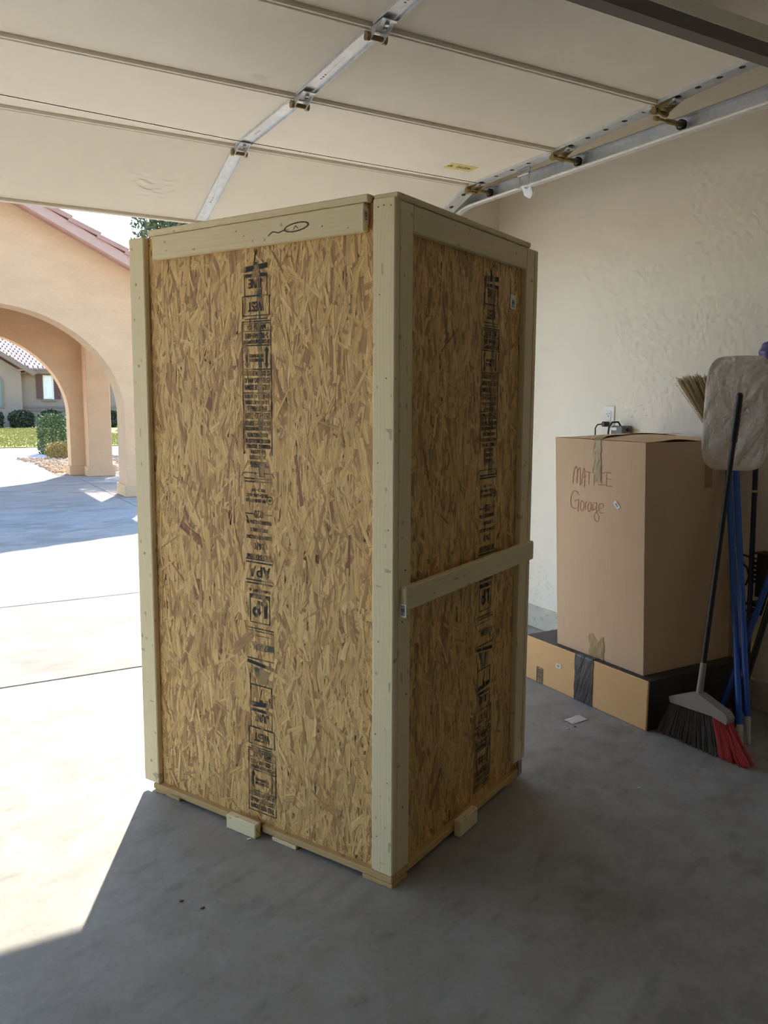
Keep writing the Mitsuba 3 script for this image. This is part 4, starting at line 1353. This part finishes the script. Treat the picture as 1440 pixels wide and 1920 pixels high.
for ln in S:
    p = np.array(ln.coords)
    px, py = 1040 + p[:, 0] / 8.0, 860 + p[:, 1] / 8.0
    w = np.array([unproj(a, b, 0, BX0 - 0.004) for a, b in zip(px, py)])
    pl = LineString(np.stack([w[:, 1], w[:, 2]], 1)).buffer(0.0018)
    m = extr(pl, 0.0006)
    # the strokes follow the bulged wall
    y_, z_ = m.vertices[:, 0], m.vertices[:, 1]
    k = (z_ - BZ0) / (BZ1 - BZ0)
    yy = (y_ - k * 0.056 - BY0) / (BY1 - BY0)
    xx = BX0 - 0.006 * 4 * np.clip(yy, 0, 1) * (1 - np.clip(yy, 0, 1)) * np.sin(PI * k) - 0.0005
    m.vertices = np.stack([xx - m.vertices[:, 2], y_, z_], 1)
    ws.append(m)
put("handwriting", cat(ws), "m_marker", parent=bigb, label="red marker handwriting on the front")
q = unproj(1158, 947, 0, BX0)
lab = bx(-0.0006, 0, -0.022, 0.022, -0.011, 0.011)
lab.apply_transform(trimesh.transformations.rotation_matrix(-0.75, [1, 0, 0]) if False else trimesh.transformations.rotation_matrix(0.75, [1, 0, 0]))
lab.apply_translation((BX0 - 0.0065, q[1], q[2]))
ll = put("label", lab, "m_white", parent=bigb, label="small tilted white label")
lab = bx(-0.0012, -0.0006, -0.012, 0.012, -0.004, 0.004)
lab.apply_transform(trimesh.transformations.rotation_matrix(0.75, [1, 0, 0]))
lab.apply_translation((BX0 - 0.0065, q[1], q[2]))
put("print", lab, "m_greyplastic", parent=ll)

# ------------------------------------------------------------------ outlet, plug and adapter on the right wall
oc = unproj(1141, 787, 0, WX - 0.006)
ot = thing("wall_outlet", "white wall outlet plate with a double socket above the tall cardboard box", "outlet")
put("plate", cbox(WX - 0.007, WX + 0.001, oc[1] - 0.045, oc[1] + 0.045, oc[2] - 0.075, oc[2] + 0.082, 0.003), "m_platewhite", parent=ot)
put("socket_face", cbox(WX - 0.010, WX - 0.004, oc[1] - 0.021, oc[1] + 0.021, oc[2] - 0.05, oc[2] + 0.052, 0.0015), "m_white", parent=ot)
for z in (oc[2] + 0.030, oc[2] - 0.028):
    sl_ = [bx(WX - 0.0106, WX - 0.0098, oc[1] - 0.010, oc[1] - 0.007, z, z + 0.011), bx(WX - 0.0106, WX - 0.0098, oc[1] + 0.007, oc[1] + 0.010, z, z + 0.011), cyl((WX - 0.0106, oc[1], z - 0.009), (WX - 0.0098, oc[1], z - 0.009), 0.004, n=10)]
    put("slot", cat(sl_), "m_blackmetal", parent=ot, kind="stuff")
pg = thing("power_plug", "black power plug with its cord in the lower socket of the white outlet", "plug")
pz = oc[2] - 0.026
put("plug_body", cbox(WX - 0.050, WX - 0.010, oc[1] - 0.017, oc[1] + 0.017, pz - 0.015, pz + 0.015, 0.006), "m_black", parent=pg, smooth=40)
put("cord", tube([(WX - 0.046, oc[1] + 0.012, pz), (WX - 0.060, oc[1] + 0.035, pz - 0.004), (WX - 0.060, oc[1] + 0.052, pz - 0.025), (WX - 0.055, oc[1] + 0.055, pz - 0.075), (WX - 0.052, oc[1] + 0.058, pz - 0.30), (WX - 0.05, oc[1] + 0.06, 0.30)], 0.0042, 8), "m_black", parent=pg, smooth=True)
ad = thing("power_adapter", "grey power adapter with a white sticker beside the outlet behind the box top", "adapter")
q0 = unproj(1160, 806, 0, WX - 0.05)
put("case", cbox(WX - 0.085, WX - 0.002, q0[1] - 0.062, q0[1] + 0.030, q0[2] - 0.045, q0[2] + 0.024, 0.006), "m_greybox", parent=ad)
put("sticker", bx(WX - 0.0862, WX - 0.0848, q0[1] - 0.016, q0[1] + 0.024, q0[2] - 0.002, q0[2] + 0.014), "m_white", parent=ad)
put("cord", tube([(WX - 0.045, q0[1] - 0.010, q0[2] + 0.022), (WX - 0.06, q0[1] - 0.004, q0[2] + 0.046), (WX - 0.085, q0[1] + 0.018, q0[2] + 0.044), (WX - 0.093, q0[1] + 0.036, q0[2] + 0.014), (WX - 0.093, q0[1] + 0.044, q0[2] - 0.06), (WX - 0.08, q0[1] + 0.045, 0.4)], 0.0055, 8), "m_black", parent=ad, smooth=True)
put("knob", cyl((WX - 0.045, q0[1] - 0.062, q0[2] + 0.002), (WX - 0.045, q0[1] - 0.082, q0[2] + 0.002), 0.009, n=12), "m_black", parent=ad)


# ------------------------------------------------------------------ brooms, mop and poles in the corner by the boxes
def hair(p0s, p1s, r0, r1, seed, sag=0.0, n=4):
    """Bristles from p0s to p1s as thin three-sided tubes; uv.x is each bristle's random number."""
    g = np.random.default_rng(seed)
    V, Fc, K = [], [], []
    at = 0
    for a, b in zip(p0s, p1s):
        t = np.linspace(0, 1, n)[:, None]
        off = g.normal(0, 1, 3) * sag
        p = a + (b - a) * t + off * np.sin(t * PI * 0.5) * t
        m = tube(p, np.linspace(r0, r1, n), 3)
        V.append(m.vertices)
        Fc.append(m.faces + at)
        K.append(np.full(len(m.vertices), g.random()))
        at += len(m.vertices)
    k = np.concatenate(K)
    return trimesh.Trimesh(np.vstack(V), np.vstack(Fc), process=False), np.stack([k, 0 * k], 1)


# 1. angle broom, grey head, black and red bristles
ab = thing("angle_broom", "angle broom with grey head, black and red bristles and a long black handle", "broom")
b0, b1 = unproj(1233, 1372, 2, 0.0), unproj(1398, 1443, 2, 0.0)     # ends of the bristle tips on the floor
hx = 2.985
c0, c1, c2 = unproj(1262, 1312, 0, hx), unproj(1340, 1335, 0, hx), unproj(1366, 1352, 0, hx)
t0, t1 = unproj(1262, 1306, 0, hx), unproj(1310, 1303, 0, hx)
hp = Polygon([(c0[1], c0[2] - 0.004), (c0[1] + 0.004, c0[2] + 0.016), (t1[1] + 0.02, t1[2] + 0.004), (t1[1] - 0.012, t1[2] + 0.008), (c2[1] + 0.01, c2[2] + 0.030), (c2[1] - 0.004, c2[2] + 0.012), (c2[1], c2[2] - 0.010), (c1[1], c1[2] - 0.012)])
m = extr(hp.buffer(0.004), 0.050)
m.vertices = np.stack([hx - 0.02 + m.vertices[:, 2], m.vertices[:, 0], m.vertices[:, 1]], 1)
put("head", m, "m_greyplastic", parent=ab, smooth=30)
g = np.random.default_rng(4)


def bristles(f0, f1, n, seed):
    g = np.random.default_rng(seed)
    P0, P1 = [], []
    for i in range(n):
        f = g.uniform(f0, f1)
        row = g.uniform(-1, 1)
        a = c0 + (c2 - c0) * f
        a = np.array([hx + 0.005 + 0.017 * row, a[1], (np.interp(f, [0, 0.75, 1], [c0[2], c1[2], c2[2]])) - 0.002])
        b = b0 + (b1 - b0) * np.clip(f + g.normal(0, 0.012), 0, 1)
        b = np.array([b[0] + 0.022 + 0.024 * row + g.normal(0, .003), b[1] + g.normal(0, .003), 0.002 + abs(g.normal(0, 0.006))])
        P0.append(a)
        P1.append(b)
    return hair(P0, P1, 0.0013, 0.0022, seed + 1, 0.006)


m, uv = bristles(0.0, 0.72, 620, 60)
put("black_bristles", m, "m_bristle", parent=ab, uv=uv, kind="stuff")
m, uv = bristles(0.72, 1.0, 300, 70)
put("red_bristles", m, "m_red", parent=ab, uv=uv, kind="stuff", label="red bristles at one end")
hb, ht = np.array([hx + 0.005, t1[1], t1[2] + 0.005]), unproj(1387, 742, 0, 3.20)
put("handle", cyl(hb + (ht - hb) * 0.10, ht, 0.0115, n=16), "m_black", parent=ab, smooth=35, label="black metal handle")
put("socket", cyl(hb - (ht - hb) * 0.012, hb + (ht - hb) * 0.105, 0.016, 0.0135, n=16), "m_greyplastic", parent=ab, smooth=35)
put("grip", cat([cyl(ht - (ht - hb) * 0.155, ht, 0.0150, n=16)] + [cyl(ht - (ht - hb) * (0.03 + 0.016 * k), ht - (ht - hb) * (0.036 + 0.016 * k), 0.0162, n=16) for k in range(7)] + [trimesh.creation.icosphere(2, 0.015).apply_translation(ht)]), "m_black", parent=ab, smooth=35, label="ribbed black grip")

# 2. upside-down dust mop: fabric head at the top, blue pole with a pale tip on the floor
mp = thing("dust_mop", "upside-down dust mop with a big grey fabric head and a blue pole", "mop")
ft = unproj(1404, 1396, 2, 0.0)
mc = unproj(1381, 775, 0, 3.27)
me = unproj(1376, 800, 0, 3.40)
put("tip", cyl(ft + [0, 0, 0.001], ft + (me - ft) * 0.085, 0.0075, 0.0145, n=14), "m_lightcap", parent=mp, smooth=35)
put("pole", cyl(ft + (me - ft) * 0.085, me, 0.0145, n=16), "m_blue", parent=mp, smooth=35)
hw, hh = 0.142, 0.262
out_ = sbox(-hw, -hh, hw, hh).buffer(-0.06).buffer(0.06)
nx_ = np.array([-0.90, -0.44, 0.10])
nx_ /= np.linalg.norm(nx_)
ux_ = np.cross([0.03, 0.02, 1.0], nx_)
ux_ /= np.linalg.norm(ux_)
uz_ = np.cross(nx_, ux_)


def pad(u, v):
    """A puffy rounded slab: u around the outline, v from the back centre over the rim to the front centre."""
    th = u * 2 * PI
    n = 5.0
    r = 1.0 / (np.abs(np.cos(th)) ** n + np.abs(np.sin(th)) ** n) ** (1 / n)
    k = np.sin(v * PI) ** 0.45
    s = np.cos(v * PI)
    x, y = hw * r * np.cos(th) * k, hh * r * np.sin(th) * k
    d = -0.024 * np.sign(s) * np.abs(s) ** 0.35
    q = np.stack([x * 14, y * 10, d * 0], 1)
    d = d + np.where(s < 0, 0.012 * (meshkit.fbm(q * [1.0, 0.35, 1], 3, 2) - 0.5) + 0.006 * (meshkit.fbm(q * 4, 2, 5) - 0.5), 0)
    return mc + x[:, None] * ux_ + y[:, None] * uz_ + d[:, None] * nx_


put("fabric_head", grid(pad, 96, 60), "m_mop", parent=mp, smooth=True, label="grey microfibre head")
put("bracket", cyl(me, mc - nx_ * 0.015, 0.016, n=12), "m_greyplastic", parent=mp)

# 3. straw broom, upside down behind the mop
sb = thing("straw_broom", "upside-down straw broom fanning out behind the grey mop head", "broom")
fb = unproj(1389, 1402, 2, 0.0)
top = unproj(1311, 706, 0, 3.55)
base = unproj(1364, 838, 0, 3.50)
put("tip", cyl(fb + [0, 0, 0.001], fb + (base - fb) * 0.07, 0.0085, 0.0145, n=14), "m_lightcap", parent=sb, smooth=35)
put("handle", cyl(fb + (base - fb) * 0.07, base, 0.0145, n=16), "m_blue", parent=sb, smooth=35, label="blue handle")
P0, P1 = [], []
g = np.random.default_rng(12)
ax = (top - base) / np.linalg.norm(top - base)
sd = np.array([0.45, -0.89, 0.0])
for i in range(420):
    f, k = g.uniform(-1, 1), g.uniform(-1, 1)
    P0.append(base + sd * f * 0.022 + np.array([0.02 * k, 0, 0.0]) - ax * 0.05)
    P1.append(top + sd * (f * 0.095 - 0.012) + np.array([0.024 * k, 0, 0]) + ax * g.normal(0, 0.007) - np.array([0, 0, 0.02 * f * f]))
P0.append(base - ax * 0.01)
P1.append(unproj(1270, 722, 0, 3.47))
m, uv = hair(P0, P1, 0.0015, 0.0009, 13, 0.005, 5)
put("straw", m, "m_straw", parent=sb, uv=uv, kind="stuff", label="tan broom straw")
put("binding", cyl(base - ax * 0.10, base + ax * 0.02, 0.024, 0.027, n=14), "m_straw", parent=sb, smooth=35)

# 4. dark navy pole with a purple head
nv = thing("duster", "dark navy pole with a purple head on top leaning behind the grey mop head", "duster")
n0, n1 = unproj(1397, 1335, 2, 0.0), unproj(1425, 690, 0, 3.54)
put("pole", cyl(n0, n1, 0.0125, n=14), "m_navy", parent=nv, smooth=35)
rg = unproj(1413, 923, 0, 3.50)
f = (rg[2] - n0[2]) / (n1[2] - n0[2])
put("ring", cyl(n0 + (n1 - n0) * (f - 0.002), n0 + (n1 - n0) * (f + 0.004), 0.0145, n=14), "m_yellow", parent=nv, smooth=35, label="thin yellow ring")
hm = trimesh.creation.icosphere(3, 1.0)
hm.vertices *= [0.035, 0.050, 0.062]
hm.vertices *= 1 + 0.05 * np.sin(hm.vertices[:, 2:3] * 160)
hm.apply_translation(unproj(1442, 664, 0, 3.55))
put("head", hm, "m_purple", parent=nv, smooth=True, label="purple plastic head")

# 5. blue pole leaning the other way
bp = thing("blue_pole", "blue pole leaning diagonally out of frame behind the black tool", "pole")
s0, s1 = unproj(1343, 1354, 2, 0.0), unproj(1440, 1090, 0, 3.50)
put("shaft", cyl(s0, s0 + (s1 - s0) * 1.45, 0.0145, n=14), "m_blue", parent=bp, smooth=35)
put("end_cap", cyl(s0, s0 + (s1 - s0) * 0.03, 0.0155, n=14), "m_black", parent=bp, smooth=35)

# 6. thick black pole with a yellow stripe
kp = thing("black_pole", "thick black tool handle with a yellow stripe leaning diagonally behind the red bristles", "tool handle")
s0, s1 = unproj(1371, 1362, 2, 0.0), unproj(1440, 1142, 0, 3.42)
put("shaft", cyl(s0 + (s1 - s0) * 0.10, s0 + (s1 - s0) * 1.6, 0.0165, n=14), "m_black", parent=kp, smooth=35)
put("socket", cyl(s0 + [0, 0, 0.002], s0 + (s1 - s0) * 0.20, 0.022, 0.018, n=14), "m_black", parent=kp, smooth=35)
d = (s1 - s0) / np.linalg.norm(s1 - s0)
nn = np.cross(d, np.cross([-0.8, 0.55, 0.3], d))
nn /= np.linalg.norm(nn)
put("stripe", cyl(s0 + (s1 - s0) * 0.62 + nn * 0.0145, s0 + (s1 - s0) * 1.20 + nn * 0.0145, 0.0032, n=8), "m_yellow", parent=kp, smooth=35, label="thin yellow stripe")

# 7. black holder with rounded pegs on the wall
kh = thing("tool_holder", "black wall holder with a column of rounded pegs at the frame edge behind the poles", "holder")
q0, q1 = unproj(1424, 1036, 0, 3.57), unproj(1424, 1118, 0, 3.57)
put("back", cat([cbox(3.545, 3.618, q0[1] - 0.10, q0[1] - 0.004, q1[2], q0[2], 0.004), cbox(3.535, 3.618, q0[1] - 0.10, q0[1] + 0.008, q0[2] - 0.004, q0[2] + 0.004, 0.002)]), "m_black", parent=kh)
for k in range(5):
    z = q0[2] - 0.058 - k * 0.0225
    put("peg", trimesh.creation.capsule(height=0.018, radius=0.0075, count=[8, 8]).apply_transform(trimesh.transformations.rotation_matrix(PI / 2, [1, 0, 0])).apply_translation((3.57, q0[1] + 0.014, z)), "m_black", parent=kh, smooth=40)
put("cable", tube([(3.585, q0[1] - 0.02, q0[2] - 0.036), (3.58, q0[1] + 0.05, q0[2] - 0.036), (3.585, q0[1] + 0.10, q0[2] - 0.028), (3.59, q0[1] + 0.12, q0[2] - 0.06), (3.58, q0[1] + 0.07, q0[2] - 0.09), (3.575, q0[1] + 0.052, q0[2] - 0.13), (3.585, q0[1] + 0.075, q0[2] - 0.18)], 0.005, 8), "m_black", parent=kh, smooth=True)
q2 = unproj(1412, 1134, 0, 3.57)
put("clamp", cat([cbox(3.55, 3.618, q2[1] - 0.08, q2[1] + 0.03, q2[2] - 0.004, q2[2] + 0.012, 0.003), cbox(3.55, 3.618, q2[1] - 0.08, q2[1] + 0.03, q2[2] - 0.040, q2[2] - 0.026, 0.003), cbox(3.57, 3.60, q2[1] - 0.08, q2[1] - 0.05, q2[2] - 0.04, q1[2] + 0.01, 0.003)]), "m_black", parent=kh)

# ------------------------------------------------------------------ litter on the floor
q = unproj(1081, 1351, 2, 0.0)
pm = grid(lambda u, v: np.stack([q[0] - 0.055 + 0.11 * u, q[1] - 0.03 + 0.06 * v + 0.01 * u, 0.0015 + 0.006 * meshkit.fbm(np.stack([u * 4, v * 4, u * 0], 1), 2)], 1), 10, 8)
put("plastic_scrap", pm, "m_plastic", smooth=True, label="crumpled pale plastic scrap on the floor before the long flat box", cat="litter")
for i, (px, py, lb_) in enumerate([(1064, 1367, "tiny white crumb on the floor beside the plastic scrap"), (467, 1574, "tiny white splinter on the floor before the crate's left side"), (1198, 1478, "tiny pale crumb on the floor between crate and broom")]):
    q = unproj(px, py, 2, 0.0)
    put("crumb", cbox(q[0] - 0.006, q[0] + 0.006, q[1] - 0.004, q[1] + 0.004, 0.0, 0.004, 0.001), "m_white", label=lb_, cat="litter", group="litter on the garage floor")
for i, (px, py, lb_) in enumerate([(1078, 1363, "small dark speck on the floor right of the plastic scrap"), (380, 1703, "dark leaf bit on the grey floor before the crate, right one of a pair"), (340, 1690, "dark leaf bit on the grey floor before the crate, left one of a pair")]):
    q = unproj(px, py, 2, 0.0)
    m = trimesh.creation.icosphere(1, 0.006)
    m.vertices *= [1.2, 0.8, 0.4]
    m.apply_translation((q[0], q[1], 0.0022))
    put("leaf_bit", m, "m_bark", label=lb_, cat="litter", group="litter on the garage floor")
